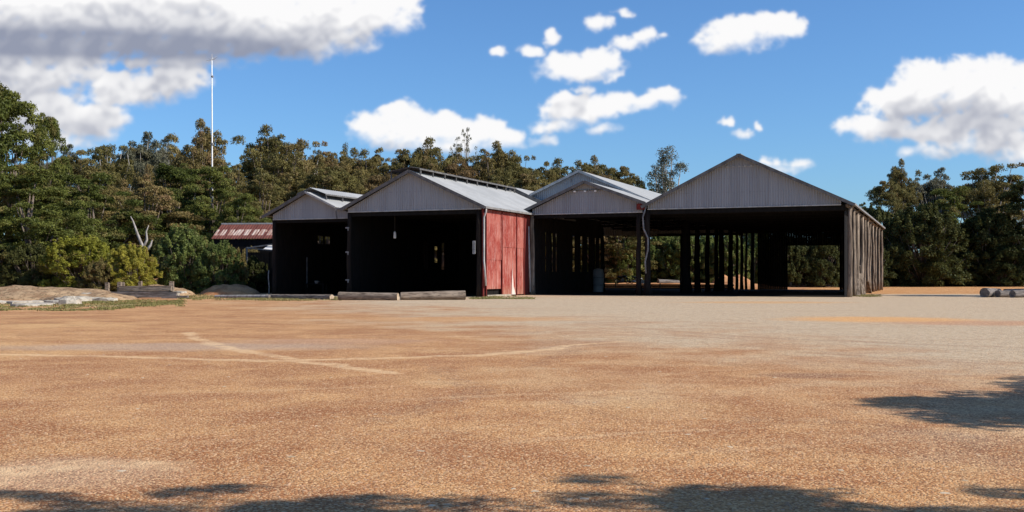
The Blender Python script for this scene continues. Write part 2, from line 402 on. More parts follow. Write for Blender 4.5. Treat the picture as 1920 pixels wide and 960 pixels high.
M_LOG = two('grey_log', (.17, .125, .09), (.33, .26, .195), 1.6, (.6, 5, 5), bm=1.0, c3=(.055, .038, .028), s3=4, f3=.95)
M_LOG_D = two('dark_log', (.10, .085, .075), (.22, .19, .17), 1.6, (.6, 5, 5), bm=.9, c3=(.05, .04, .03), s3=4, f3=.8)  # darker version of the grey log, with unlit faces put into the colour
M_END = two('log_end', (.34, .25, .17), (.52, .41, .29), 3, bm=.4, c3=(.16, .10, .06), s3=9)
M_PIPE = two('grey_pipe', (.40, .38, .36), (.55, .53, .50), 2, rough=.5, bm=0)
M_PIPE_D = two('dull_pipe', (.16, .15, .145), (.26, .25, .24), 2, rough=.6, bm=0)
M_WHITE = two('white_paint', (.68, .67, .64), (.80, .79, .76), 2, rough=.5, bm=0)
M_BLACK = two('black_paint', (.015, .015, .016), (.03, .03, .03), 2, rough=.4, bm=0)
M_RUB = two('rubber', (.02, .02, .02), (.03, .03, .03), 6, rough=.9, bm=0)
M_STEEL = mat('steel', lambda b, p: b.put(p.inputs['Base Color'], (.45, .45, .46)), .35, .5, 1.0)
M_REDP = two('red_enamel', (.35, .02, .015), (.45, .03, .02), 2, rough=.35, bm=0)
M_GREYT = two('tank_grey', (.22, .22, .22), (.30, .30, .29), 1, rough=.6, bm=.1)
M_DEAD = two('bleached_wood', (.24, .21, .185), (.42, .385, .35), 2, (2, 2, .5), bm=.7, c3=(.18, .15, .12), s3=6)
def red_fn(b, p):
    v = obv(b); x, y, z = b.sep(v)
    g = b.noise(b.scalev(v, (1, 9, .7)), 2.2, 6, .65); g2 = b.noise(b.scalev(v, (1, 4, .45)), 1.4, 5, .65); g3 = b.noise(b.scalev(v, (1, 2.2, 1.2)), 3, 5, .7)
    c = b.mix(b.mr(g, .35, .66), (.22, .030, .022), (.34, .070, .052))
    c = b.mix(b.m('MULTIPLY', b.mr(g3, .50, .66), .75), c, (.40, .15, .12))
    c = b.mix(b.m('MULTIPLY', b.mr(b.noise(v, .55, 4, .6), .42, .62), .6), c, (.43, .155, .12))
    c = b.mix(b.mr(z, 1.1, .1, 0, .5), c, (.30, .16, .10))
    pe = b.m('MULTIPLY', b.mr(g2, .50, .64), b.mr(g, .40, .60))
    pe = b.m('MULTIPLY', pe, b.mr(z, 7.5, 1.0, .55, 1.0))
    c = b.mix(b.m('MULTIPLY', pe, .85), c, (.52, .34, .30))
    c = b.mix(b.m('MULTIPLY', b.mr(g, .40, .30), .7), c, (.16, .025, .02))
    b.put(p.inputs['Base Color'], c); bump(b, p, g, .5, .03)
M_RED = mat('peeling_red', red_fn, .8, .2)
M_RED_W = two('bare_plaster', (.60, .45, .40), (.74, .63, .57), 2, (1, 3, .5), bm=.3)
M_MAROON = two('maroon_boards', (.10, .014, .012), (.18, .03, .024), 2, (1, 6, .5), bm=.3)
def rusty_fn(b, p):
    v = obv(b); x, y, z = b.sep(v)
    n = b.noise(b.scalev(v, (1.3, .3, .3)), 1.6, 5, .6)
    wv = b.m('SINE', b.m('MULTIPLY', x, 7.2))
    inb = b.m('MULTIPLY', b.mr(z, 6.02, 6.08), b.mr(z, 6.75, 6.68))
    mk = b.m('MULTIPLY', b.mr(b.m('ADD', wv, b.m('MULTIPLY', b.m('SUBTRACT', n, .5), 7)), -.85, -.5), inb)
    c = b.mix(b.mr(n, .35, .65), (.12, .040, .030), (.19, .068, .050)); c = b.mix(b.m('MULTIPLY', mk, .9), c, b.mix(b.mr(b.noise(b.scalev(v, (6, .4, .4)), 1.2, 3, .6), .42, .6), (.56, .46, .39), (.34, .20, .15)))
    b.put(p.inputs['Base Color'], c)
M_RUSTY = mat('rusty_striped_roof', rusty_fn, .8, .2)

def leaf_mat(name, c1, c2, c3=None, tr=.28):
    m = bpy.data.materials.new(name); m.use_nodes = True; t = m.node_tree; b = NB(t); t.nodes.clear()
    v = obv(b); oi = b.new('ShaderNodeObjectInfo')
    n = b.noise(v, .55, 3, .6); n2 = b.noise(v, 6, 2, .6)
    f = b.mr(b.m('ADD', b.m('MULTIPLY', n, .8), b.m('MULTIPLY', n2, .45)), .45, .85)
    c = b.mix(f, c1, c2)
    if c3: c = b.mix(b.mr(b.noise(v, .3, 2, .5), .55, .68), c, c3)
    h = b.new('ShaderNodeHueSaturation'); b.put(h.inputs['Color'], c)
    b.put(h.inputs['Value'], b.mr(oi.outputs['Random'], 0, 1, .78, 1.25, False)); b.put(h.inputs['Hue'], b.mr(oi.outputs['Random'], 0, 1, .515, .488, False))
    d = b.new('ShaderNodeBsdfDiffuse'); b.l.new(h.outputs[0], d.inputs[0])
    tl = b.new('ShaderNodeBsdfTranslucent'); b.l.new(h.outputs[0], tl.inputs[0])
    g = b.new('ShaderNodeBsdfGlossy'); g.inputs['Roughness'].default_value = .45; g.inputs[0].default_value = (.6, .65, .6, 1)
    mx = b.new('ShaderNodeMixShader'); mx.inputs[0].default_value = tr; b.l.new(d.outputs[0], mx.inputs[1]); b.l.new(tl.outputs[0], mx.inputs[2])
    m2 = b.new('ShaderNodeMixShader'); m2.inputs[0].default_value = .012; b.l.new(mx.outputs[0], m2.inputs[1]); b.l.new(g.outputs[0], m2.inputs[2])
    o = b.new('ShaderNodeOutputMaterial'); b.l.new(m2.outputs[0], o.inputs[0])
    return m
L_OLIVE = leaf_mat('olive_brown_leaves', (.125, .100, .034), (.29, .235, .085), (.24, .165, .075))
L_GREEN = leaf_mat('deep_green_leaves', (.055, .068, .016), (.19, .20, .046), (.18, .145, .05))
L_DARK = leaf_mat('dark_leaves', (.036, .043, .014), (.115, .118, .036))
L_GREY = leaf_mat('grey_green_leaves', (.10, .10, .062), (.24, .23, .155), (.22, .19, .11))
L_YEL = leaf_mat('yellow_green_leaves', (.19, .185, .028), (.40, .38, .062), (.26, .21, .055), .35)
L_FRESH = leaf_mat('fresh_green_leaves', (.075, .105, .030), (.25, .285, .08), (.27, .24, .09))
L_BROWN = leaf_mat('russet_leaves', (.13, .085, .036), (.27, .18, .082))
M_BARK = two('bark', (.10, .075, .055), (.20, .16, .13), 2, (2, 2, .4), bm=.6)
M_BARK_P = two('pale_bark', (.30, .27, .23), (.48, .44, .39), 1.5, (2, 2, .4), bm=.4, c3=(.15, .12, .10), s3=5)
M_GRASS = leaf_mat('short_grass', (.15, .145, .045), (.27, .235, .09), (.36, .28, .14), .2)
M_CHIP = two('pebble', (.34, .17, .085), (.60, .38, .23), 9, bm=0, wpos=True)
M_LITTER = two('dry_litter', (.36, .26, .16), (.62, .50, .35), 9, bm=0, wpos=True)

# ================================================================= terrain
def smooth(x, a, b):
    t = min(1, max(0, (x - a) / (b - a))); return t * t * (3 - 2 * t)
def gz(x, y):
    r = math.hypot(x, y)
    z = 9.0 * smooth(y, 165, 330) * smooth(-x, -30, 60) + 3.0 * smooth(y, 190, 380) + 25 * smooth(r, 500, 1500)
    return z
xs = np.unique(np.concatenate([np.linspace(-90, 90, 61), np.linspace(-260, 260, 41), np.linspace(-2500, 2500, 41)]))
ys = np.unique(np.concatenate([np.linspace(-20, 130, 51), np.linspace(-120, 420, 55), np.linspace(-1500, 3000, 41)]))
V = [(x, y, gz(x, y)) for y in ys for x in xs]; nx = len(xs)
Q = [(j*nx+i, j*nx+i+1, (j+1)*nx+i+1, (j+1)*nx+i) for j in range(len(ys)-1) for i in range(nx-1)]
me = npmesh('ground', V, Q, M_GROUND); gnd = bpy.data.objects.new('ground', me); COL.objects.link(gnd); tag(gnd, kind='structure')

def mound(name, cx, cy, rx, ry, h, m, seed, rz=0., flat=1.0, n=30):
    rg = []; off = Vector((seed * 7.3, seed * 3.1, 0))
    for j in range(n + 1):
        for i in range(n + 1):
            u = -1 + 2 * i / n; v = -1 + 2 * j / n; x = u * rx; y = v * ry
            e = max(0, 1 - (u*u)**1.2 - (v*v)**1.2)
            z = h * (e ** .7) * flat * (1 + .5 * mnoise.fractal(Vector((x*.5, y*.5, 0)) + off, 1, 2, 5)) if e > 0 else 0
            rg.append((x, y, z + (.0 if e > 0 else -.1)))
    b = MB(); b.add(rg, [(j*(n+1)+i, j*(n+1)+i+1, (j+1)*(n+1)+i+1, (j+1)*(n+1)+i) for j in range(n) for i in range(n)])
    o = b.build(name, m, smooth=True); o.location = (cx, cy, gz(cx, cy) - .02); o.rotation_euler.z = rz; return tag(o, kind='structure')
mound('dry_grass_bank', -36.5, 80, 8.4, 4.6, .78, M_STRAW, 1)
mound('dry_grass_bank', PX(165, 74), 74, 3.3, 2.0, .50, M_STRAW, 2, n=24)
mound('dirt_mound', PX(432, 97), 97, 2.7, 2.4, .85, M_EARTH, 3)
mound('dirt_mound', PX(298, 106), 106, 1.9, 1.7, 1.7, M_EARTH, 4)
mound('dirt_mound', PX(300, 92), 92, 3.0, 2.2, .85, M_STRAW, 5)
# raised clay bank behind the hall, falling to yard level on the right
bk = MB(); n = 46; vs = []
for j in range(13):
    for i in range(n + 1):
        t = 46 - 36 * i / n; s = 46.6 + j * 3.2
        x, y = TS(t, s); z = .62 * smooth(t, 13, 20) * (1 if j > 0 else 0) + (.02 if j else -.1)
        z += .16 * mnoise.fractal(Vector((x*.4, y*.4, 0)), 1, 2, 4) * (1 if 0 < j < 12 else 0) * smooth(t, 13, 20)
        if j == 12: z = -.05
        vs.append((x, y + (0 if j != 1 else -3.0 * DY), z))
bk.add(vs, [(j*(n+1)+i, j*(n+1)+i+1, (j+1)*(n+1)+i+1, (j+1)*(n+1)+i) for j in range(12) for i in range(n)])
tag(bk.build('clay_bank', M_EARTH, smooth=True), kind='structure')
rwl = thing('retaining_wall', (*TS(45, 46.45), 0), -ANG, 'low dark sleeper wall holding the clay bank at the back of the sheds', 'retaining wall')
rg = random.Random(8); b = MB()
for k in range(3):
    x = 0
    while x < 27: L = rg.uniform(2.0, 3.0); b.box((x + .01, rg.uniform(-.03, .03), k * .205), (min(x + L, 27.5), .16, k * .205 + .195)); x += L
b.build('sleepers', M_DARK, rwl)
for k in range(10): MB().box((k * 3.0 - .06, -.14, 0), (k * 3.0 + .06, -.04, .72)).build('post', M_DARK, rwl)
mound('spoil_heap', *TS(20.5, 62), 3.4, 2.4, 1.7, M_EARTH, 6)
mound('spoil_heap', *TS(13.5, 78), 4.0, 2.6, 1.1, M_EARTH, 7)

# shed floors: earth sheet a hair above the ground, interior shade in its near-black colour
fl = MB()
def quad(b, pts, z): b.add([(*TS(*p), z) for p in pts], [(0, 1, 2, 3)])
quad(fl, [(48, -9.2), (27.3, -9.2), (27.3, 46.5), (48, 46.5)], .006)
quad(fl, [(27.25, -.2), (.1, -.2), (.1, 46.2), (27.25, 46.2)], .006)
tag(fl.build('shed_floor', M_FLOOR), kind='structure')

# ================================================================= sheds
rz_ = -ANG
def boards(b, axis, a0, a1, fixed, z0, z1, w=.24, th=.03, seed=0, gaps=(), skip=()):
    """vertical boards. axis 'x' runs across (wall facing y), 'y' runs back."""
    rg = random.Random(seed); a = a0
    while a < a1 - .02:
        ww = min(w * rg.uniform(.85, 1.15), a1 - a); off = rg.uniform(-.012, .012)
        segs = [(z0, z1)]
        for (g0, g1, gz0, gz1) in gaps:
            if a + ww > g0 and a < g1:
                segs = [(z0, gz0), (gz1, z1)] if gz0 > z0 + .05 else [(gz1, z1)]
        for (p, q) in segs:
            if q - p < .03: continue
            if axis == 'x': b.box((a + .004, fixed + off - th / 2, p), (a + ww - .004, fixed + off + th / 2, q))
            else: b.box((fixed + off - th / 2, a + .004, p), (fixed + off + th / 2, a + ww - .004, q))
        a += ww
    return b
def roofplane(p, name, x0, z0, x1, z1, y0, y1, m=None, pitch=.34):
    """corrugated slope from eave (x0,z0) to ridge (x1,z1) running back y0..y1"""
    L = math.hypot(x1 - x0, z1 - z0); v = Vector(((x1 - x0) / L, 0, (z1 - z0) / L)); nr = v.cross(Vector((0, 1, 0)))
    if nr.z < 0: nr = -nr
    b = MB().corr((x0, y0, z0), (0, 1, 0), y1 - y0, v, L, nr, pitch, .022)
    r_ = b.build(name, m or M_ROOF, p)
    sg = 1 if x1 > x0 else -1; xi = x0 + sg * .35; zi = z0 + (z1 - z0) * .35 / abs(x1 - x0)
    l_ = MB(); dz = -.08; vs = []
    for dd in (0, -.03):
        vs += [(xi, y0 + .5, zi + dz + dd), (x1, y0 + .5, z1 + dz + dd), (x1, y1 - .1, z1 + dz + dd), (xi, y1 - .1, zi + dz + dd)]
    l_.add(vs, [(0,1,2,3),(7,6,5,4),(0,4,5,1),(1,5,6,2),(2,6,7,3),(3,7,4,0)]); l_.build('shade_lining', M_DARK, r_)  # dark slab added under the zinc so its underside scatters no light
    return r_
def gable(p, xl, xr, xm, zb, zl, zr, zm, y, m, pitch=.20):
    """front sheet: bottom zb, tops follow the roof zl..zm..zr"""
    def top(a):
        x = xl + a
        return (0, (zl + (zm - zl) * (x - xl) / (xm - xl) if x < xm else zm + (zr - zm) * (x - xm) / (xr - xm)) - zb)
    b = MB().corr((xl, y, zb), (1, 0, 0), xr - xl, (0, 0, 1), 1, (0, -1, 0), pitch, .030, top=top, k=4)
    g = b.build('gable', m, p)
    vs = []
    for dd in (.05, .08):
        y_ = y + dd
        vs += [(xl, y_, zb), (xr, y_, zb), (xr, y_, zr - .05), (xm, y_, zm - .05), (xl, y_, zl - .05)]
    q_ = MB(); q_.add(vs, [(0,1,2,3,4),(9,8,7,6,5),(0,5,6,1),(1,6,7,2),(2,7,8,3),(3,8,9,4),(4,9,5,0)]); q_.build('gable_shade_lining', M_DARK, g)  # dark backing added behind the sheet to keep the interior black
    MB().box((xl, y - .06, zb - .09), (xr, y + .05, zb - .002)).build('gable_trim', M_TRIM_L, p)
    return g
def barge(p, x0, z0, x1, z1, y, m=M_TRIM, h=.26, name='bargeboard'):
    MB().beam((x0, y, z0 - h / 2 + .05), (x1, y, z1 - h / 2 + .05), .05, h).build(name, m, p)
def rpost(b, x, y, h, r, seed, z0=-.05, n=10):
    rg = random.Random(seed); K = 7; pts = []; rad = []
    lx, ly = rg.uniform(-.05, .05), rg.uniform(-.05, .05)
    for k in range(K):
        f = k / (K - 1); pts.append((x + lx * math.sin(f * 3) + rg.uniform(-.045, .045), y + ly * math.sin(f * 3) + rg.uniform(-.05, .05), z0 + (h - z0) * f)); rad.append(r * (1.12 - .22 * f) * rg.uniform(.88, 1.12) * (1.18 if k == 0 else 1))
    b.tube(pts, rad, n, wob=.04, rng=rg); return b
def truss(p, xl, xr, xm, ze, zm, ys):
    b = MB()
    for y in ys:
        b.beam((xl, y, ze - .25), (xr, y, ze - .25), .16, .26); b.beam((xl, y, ze - .16), (xm, y, zm - .24), .14, .2); b.beam((xm, y, zm - .24), (xr, y, ze - .16), .14, .2)
        b.beam((xm, y, ze - .2), (xm, y, zm - .3), .14, .14)
        for f in (.33, .67):
            b.beam((xl + (xm - xl) * f, y, ze - .25), (xl + (xm - xl) * f, y, ze - .2 + (zm - ze) * f), .1, .1); b.beam((xr + (xm - xr) * f, y, ze - .25), (xr + (xm - xr) * f, y, ze - .2 + (zm - ze) * f), .1, .1)
    return b.build('roof_frame', M_DARK, p)
def vent(p, xm, zm, hwl, hwr, slope, rise, y0, y1, npost, m=M_ROOF, cf=.8):
    """raised ridge vent: cap over a dark gap carried by short struts"""
    v = MB()
    dl = hwl * slope * cf; dr = hwr * slope * cf
    for (xa, za, xb, zb) in ((xm - hwl, zm + rise - dl, xm, zm + rise), (xm + hwr, zm + rise - dr, xm, zm + rise)):
        L = math.hypot(xb - xa, zb - za); vv = Vector(((xb - xa) / L, 0, (zb - za) / L)); nr = vv.cross(Vector((0, 1, 0)))
        if nr.z < 0: nr = -nr
        v.corr((xa, y0, za), (0, 1, 0), y1 - y0, vv, L, nr, .34, .02)
    root = v.build('ridge_vent', m, p)
    s = MB(); 
    for i in range(npost):
        y = y0 + .3 + (y1 - y0 - .6) * i / (npost - 1)
        for sx, hw in ((-1, hwl), (1, hwr)):
            x = xm + sx * hw * .92; zr = zm - hw * .92 * slope; s.box((x - .05, y - .05, zr - .05), (x + .05, y + .05, zm + rise - hw * .92 * slope * cf - .02)); s.build('vent_strut', M_TRIM, root); s = MB()
    f = MB()
    for sx, hw, dz in ((-1, hwl, dl), (1, hwr, dr)): f.box((xm + sx * hw - .03, y0 - .02, zm + rise - dz - .13), (xm + sx * hw + .03, y1 + .02, zm + rise - dz - .03))
    f.build('vent_fascia', M_TRIM, root)
    return root

# ---- shed 4: the big right-hand one. local x = -t (0 at right wall), y = s
S4 = thing('timber_shed', (*R4, 0), rz_, 'largest open shed with the tallest grey gable and a side wall of log posts', 'shed')
zE, zR, xR, xL = 7.60, 11.70, -8.6, -16.5
roofplane(S4, 'roof', .45, zE - .18, xR, zR, -.5, 46.4); roofplane(S4, 'roof', xL - .35, zE + .02, xR, zR, -.5, 46.4)
gable(S4, xL + .1, -.55, xR, 7.42, 7.75, 7.9, zR - .1, -.02, M_GABLE_D, .21)
barge(S4, xL - .35, zE + .02, xR, zR, -.52); barge(S4, .45, zE - .18, xR, zR, -.52)
MB().box((xR - .18, -.55, zR - .03), (xR + .18, 46.4, zR + .05)).build('ridge_cap', M_TRIM, S4)
MB().box((xL + .2, .08, 6.95), (-.2, .32, 7.4)).build('lintel', M_DARK, S4)
truss(S4, xL + .2, -.2, xR, 7.3, zR - .1, [.6] + [5 + 4.6 * i for i in range(9)])
b = MB()
for i in range(9):
    f = i / 8
    b.box((xR + .3 + (8.1) * f - .05, 0, zR - .12 - (zR - zE) * f - .14), (xR + .3 + 8.1 * f + .05, 46, zR - .12 - (zR - zE) * f - .02)); b.box((xR - .3 - 7.4 * f - .05, 0, zR - .12 - (zR - zE) * f - .14), (xR - .3 - 7.4 * f + .05, 46, zR - .12 - (zR - zE) * f - .02))
b.build('purlin', M_DARK, S4)
rg = random.Random(5)
for i, s in enumerate([.15, 3.6, 7.6, 9.3, 13.4, 17.6, 21.4, 25.9, 30.2, 34.6, 39.4, 45.7]):
    rpost(MB(), .08 + rg.uniform(-.05, .08), s, 7.1 + rg.uniform(-.1, .15), rg.uniform(.13, .18) + .08 * (i in (2, 4)), 40 + i).build('post', M_POST, S4, smooth=True)
MB().tube([(-.02, -.3, 7.28), (0, 12, 7.22), (.04, 24, 7.3), (0, 36, 7.22), (0, 46.3, 7.28)], [.17, .15, .16, .14, .15], 9, wob=.05, rng=rg).build('wall_plate', M_POST, S4, smooth=True)
for s in (1, 7, 13, 20, 27, 34, 41, 46): MB().beam((.12, s, 7.12), (.42, s + .1, 7.38), .14, .16).build('eave_bracket', M_POST, S4)
MB().box((.40, -.5, 7.30), (.56, 46.4, 7.46)).build('gutter', M_PIPE_D, S4)
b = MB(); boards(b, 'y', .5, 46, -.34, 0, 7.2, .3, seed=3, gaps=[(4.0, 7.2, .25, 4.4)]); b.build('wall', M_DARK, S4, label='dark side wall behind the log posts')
MB().beam((.1, 12.2, 0), (.1, 11.0, 2.6), .14, .14).build('brace', M_POST, S4)
MB().beam((.45, 5.2, 0), (.2, 5.9, 1.5), .3, .06).build('slab', M_POST, S4); MB().beam((.5, 10.2, 0), (.22, 10.6, 1.9), .34, .06).build('slab', M_POST, S4); MB().beam((.45, 20.0, 0), (.22, 19.2, 1.2), .3, .06).build('slab', M_POST, S4)
# left row of posts (shared with the hall)
for i, (s, r) in enumerate([(.2, .25), (15.0, .46), (20.2, .27), (25.3, .23), (29.9, .22), (33.0, .30), (38.6, .28), (42.8, .17), (46, .2)]):
    rpost(MB(), xL + .02, s, 7.3, r, 70 + i).build('post', M_DARK if i else M_BRN, S4, smooth=True)
# rear wall with its tall doorway
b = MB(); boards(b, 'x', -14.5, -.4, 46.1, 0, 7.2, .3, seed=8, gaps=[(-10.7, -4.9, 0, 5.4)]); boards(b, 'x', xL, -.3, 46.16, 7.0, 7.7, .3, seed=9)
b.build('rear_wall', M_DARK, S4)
gable(S4, xL + .1, -.2, xR, 7.2, 7.6, 7.6, zR - .1, 46.2, M_GABLE_D, .3)
b = MB()
for xx, r in ((-15.9, .13), (-15.1, .22)): rpost(b, xx, 46.1, 7.2, r, 3)
b.build('post', M_DARK, S4, smooth=True)
# short lamps under the peak
lb = MB()
for i in range(5): lb.box((xR - 1.1 + i * .5, -.12, zR - .98), (xR - .95 + i * .5, -.05, zR - .90))
lb.box((xR - 1.3, -.1, zR - 1.0), (xR + 1.2, -.06, zR - .97)); lb.build('conduit', M_TRIM_L, S4)

# ---- shed 3 front: smaller gable in the middle
S3 = thing('timber_shed', (*TS(27.2, 0), 0), rz_, 'smaller low gabled open shed squeezed between the red-walled shed and the largest shed', 'shed')
W3 = 10.7; x3m = 5.25; z3m = 9.95
roofplane(S3, 'roof', -.65, 7.42, x3m, z3m, -.55, 12.2); roofplane(S3, 'roof', W3 + .05, 7.93, x3m, z3m, -.55, 12.2)
gable(S3, .25, W3 - .35, x3m, 7.2, 7.6, 7.85, z3m - .12, -.02, M_GABLE_D, .2)
barge(S3, -.65, 7.42, x3m, z3m, -.57); barge(S3, W3 + .05, 7.93, x3m, z3m, -.57, M_TRIM)
MB().box((.2, .08, 6.8), (W3 - .2, .3, 7.18)).build('lintel', M_DARK, S3)
truss(S3, .2, W3 - .1, x3m, 7.5, z3m - .1, [.6, 4, 8])
b = MB(); boards(b, 'y', .2, 21.4, .03, 0, 7.5, .28, seed=4,
    gaps=[(g - .13, g + .13, 2.1, 5.7) for g in (4.0, 5.6, 6.9, 12.0, 14.4, 16.6, 19.2, 20.9)])
w3 = b.build('wall', M_BRN, S3)
b = MB()
for z in (3.25, 4.45): b.box((-.02, 3, z), (.02, 21.4, z + .09))
b.build('wall_rail', M_DARK, w3)
rpost(MB(), .12, .15, 7.1, .24, 33).build('post', M_POST, S3, smooth=True)
rpost(MB(), W3 - .75, .2, 7.1, .21, 34).build('post', M_BRN, S3, smooth=True)
rpost(MB(), .1, 21.5, 7.1, .2, 35).build('post', M_DARK, S3, smooth=True)
dp = MB().tube([(-.52, -.35, 7.3), (-.52, -.38, 6.9), (-.3, -.4, 6.45), (.02, -.42, 6.05), (.12, -.42, 3.0), (.2, -.42, .25)], .085, 8).build('downpipe', M_PIPE, S3, smooth=True)
MB().box((W3 - .75, -.45, 7.35), (W3 - .05, -.1, 7.85)).build('rainwater_head', M_MAROON, S3)
MB().tube([(W3 + .02, -.28, 7.6), (W3 - .25, -.3, 6.7), (W3 - .18, -.3, 5.7), (W3 + .2, -.3, 4.9), (W3 + .2, -.3, 3.9), (W3 - .05, -.3, 2.9), (W3 + .02, -.3, 1.9)], .075, 8).build('downpipe', M_PIPE_D, S3, smooth=True, label='crumpled downpipe')
for i in range(3):
    sx_ = x3m - .95 + .95 * i; q = MB().box((sx_ - .09, -.3, 9.0), (sx_ + .09, -.1, 9.13)); q.build('floodlight', M_WHITE, S3)
MB().box((x3m - 1.4, -.1, 9.14), (x3m + 1.4, -.04, 9.2)).build('conduit', M_TRIM, S3)

# ---- hall behind with the higher gable
H = thing('timber_hall', (*TS(26.5, 12), 0), rz_, 'high-roofed hall rising behind the small low middle gable', 'hall')
roofplane(H, 'roof', 9.95, 12.15 - 9.95 * .435, 0, 12.15, -.4, 34.3); roofplane(H, 'roof', -5.6, 12.15 - 5.6 * .435, 0, 12.15, -.4, 34.3)
gable(H, -5.5, 8.2, 0, 8.2, 9.65, 8.5, 12.0, 0, M_GABLE, .22)
barge(H, -5.2, 12.15 - 5.2 * .435, 0, 12.15, -.42, M_TRIM_L, .24); barge(H, 7.6, 12.15 - 7.6 * .435, 0, 12.15, -.42, M_TRIM_L, .24)
gable(H, -5.5, 9.9, 0, 7.0, 9.6, 7.8, 12.0, 34.15, M_GABLE_D, .3)
MB().box((-5.5, 34, 6.8), (9.9, 34.3, 7.1)).build('lintel', M_DARK, H)
truss(H, -5.4, 9.8, 0, 7.9, 12.0, [1, 8, 15, 22, 29, 33.5])
for i, xx in enumerate((2.4,)): rpost(MB(), xx, 34.1, 7.0, .2, 130 + i).build('post', M_DARK, H, smooth=True)
MB().box((-.9, -.03, 11.0), (-.86, -.026, 11.35)).build('nail_strip', M_TRIM, H)

# ---- shed 2: red side wall. origin at its front right corner
S2 = thing('timber_shed', (*TS(27.2, -10.5), 0), rz_, 'open shed with a peeling red side wall and raised ridge vent', 'shed')
W2 = 12.45; x2m = -6.45; z2m = 10.36; z2e = 7.33
roofplane(S2, 'roof', .35, z2e - .1, x2m, z2m, -.45, 22.0); roofplane(S2, 'roof', -W2 - .45, z2e, x2m, z2m, -.45, 22.0)
roofplane(S2, 'rear_roof', .45, z2e + .18, x2m, z2m + .36, 21.6, 56); roofplane(S2, 'rear_roof', -W2 - .45, z2e + .3, x2m, z2m + .36, 21.6, 56)
barge(S2, .45, z2e + .18, x2m, z2m + .36, 21.55, M_TRIM, .34)
gable(S2, -W2 + .05, -.1, x2m, 7.12, 7.35, 7.35, z2m - .1, -.02, M_GABLE, .2)
barge(S2, -W2 - .45, z2e, x2m, z2m, -.47); barge(S2, .35, z2e - .1, x2m, z2m, -.47, M_TRIM)
vent(S2, x2m, z2m, 2.1, .85, .47, .30, -.1, 21.2, 10, M_TRIM, .3)
MB().box((-W2 + .1, .08, 6.7), (-.1, .3, 7.1)).build('lintel', M_DARK, S2)
truss(S2, -W2 + .1, -.1, x2m, 7.3, z2m - .1, [.6 + 4.2 * i for i in range(6)])
# red wall
pa = MB(); boards(pa, 'y', .55, 3.62, .06, .62, 3.05, .26, seed=11); boards(pa, 'y', .5, 3.66, .09, 3.0, 7.05, .26, seed=12)
rw = pa.build('wall', M_RED, S2, label='first red painted panel, raised off the ground')
pb = MB(); boards(pb, 'y', 3.8, 6.95, .06, .12, 4.15, .27, seed=13, gaps=()); boards(pb, 'y', 3.8, 6.95, .09, 4.1, 7.05, .27, seed=14)
pb.build('wall', M_RED, S2, label='middle red panel with a torn foot')
pc = MB(); boards(pc, 'y', 7.08, 8.75, .06, .1, 4.15, .27, seed=15); boards(pc, 'y', 7.08, 8.75, .09, 4.1, 7.05, .27, seed=16)
pc.build('wall', M_RED, S2)
MB().box((.03, 8.8, 0), (.07, 10.4, 7.05)).build('wall', M_MAROON, S2, label='last red panel with shade put into its maroon colour')  # shade beside the next shed's front, painted as a darker red
b = MB()
for yy in (.42, 3.73, 7.02, 8.8): MB().box((.05, yy - .06, 0), (.17, yy + .06, 7.1)).build('wall_stud', M_MAROON, S2)
b = MB()
b.add([(.125, 5.9, .1), (.125, 6.8, .1), (.125, 6.35, .8), (.125, 6.05, 2.3), (.125, 5.98, 1.2),(.09, 5.9, .1), (.09, 6.8, .1), (.09, 6.35, .8), (.09, 6.05, 2.3), (.09, 5.98, 1.2)], [(0,1,2,3,4),(9,8,7,6,5),(0,5,6,1),(1,6,7,2),(2,7,8,3),(3,8,9,4),(4,9,5,0)])
b.build('torn_lining', M_RED_W, S2)
MB().box((-.2, .5, -.02), (.22, 5.6, .14)).build('concrete_plinth', M_CONC, S2)
# inner dark boards behind red wall, from front to the opening to shed 3
b = MB(); boards(b, 'y', .4, 10.5, -.16, .0, 7.1, .3, seed=17); b.build('wall', M_DARK, S2, label='dark inner boards of the red wall')
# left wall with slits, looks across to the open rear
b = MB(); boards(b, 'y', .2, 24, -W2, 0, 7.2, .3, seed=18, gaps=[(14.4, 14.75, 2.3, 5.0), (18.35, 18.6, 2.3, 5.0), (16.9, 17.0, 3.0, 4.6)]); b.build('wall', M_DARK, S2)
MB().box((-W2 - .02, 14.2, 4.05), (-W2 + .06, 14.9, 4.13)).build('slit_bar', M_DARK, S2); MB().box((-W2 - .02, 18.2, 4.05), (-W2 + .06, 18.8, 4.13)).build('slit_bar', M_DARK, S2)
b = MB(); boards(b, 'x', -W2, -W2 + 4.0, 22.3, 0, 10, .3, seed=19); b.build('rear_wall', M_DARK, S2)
gable(S2, -W2 + .05, -.1, x2m, 7.0, 7.6, 7.6, z2m + .25, 56.4, M_GABLE_D, .3)
for i, yy in enumerate((29, 36, 43, 50, 56)): rpost(MB(), -W2, yy, 7.2, .18, 150 + i).build('post', M_DARK, S2, smooth=True)
rpost(MB(), -.35, .12, 7.1, .2, 41).build('post', M_BRN, S2, smooth=True)
rpost(MB(), -W2 + .1, .1, 7.1, .2, 42).build('post', M_BRN, S2, smooth=True)
MB().box((-.06, .0, 0), (.06, .2, 7.1)).build('corner_board', M_MAROON, S2)
MB().box((.33, -.45, 7.08), (.50, 22, 7.24)).build('gutter', M_PIPE_D, S2)
MB().tube([(.40, -.2, 7.15), (.36, -.15, 6.8), (.16, -.08, 6.4), (.15, -.08, 2.9), (.2, -.1, 2.5), (.26, .1, .9)], .075, 8).build('downpipe', M_PIPE, S2, smooth=True)
for z in (5.75, 3.7, 1.35): MB().box((-W2 - .12, -.16, z - .06), (-W2 + .2, -.08, z + .05)).box((-W2 + .1, -.2, z - .25), (-W2 + .18, -.12, z + .05)).build('hinge', M_PIPE_D, S2)

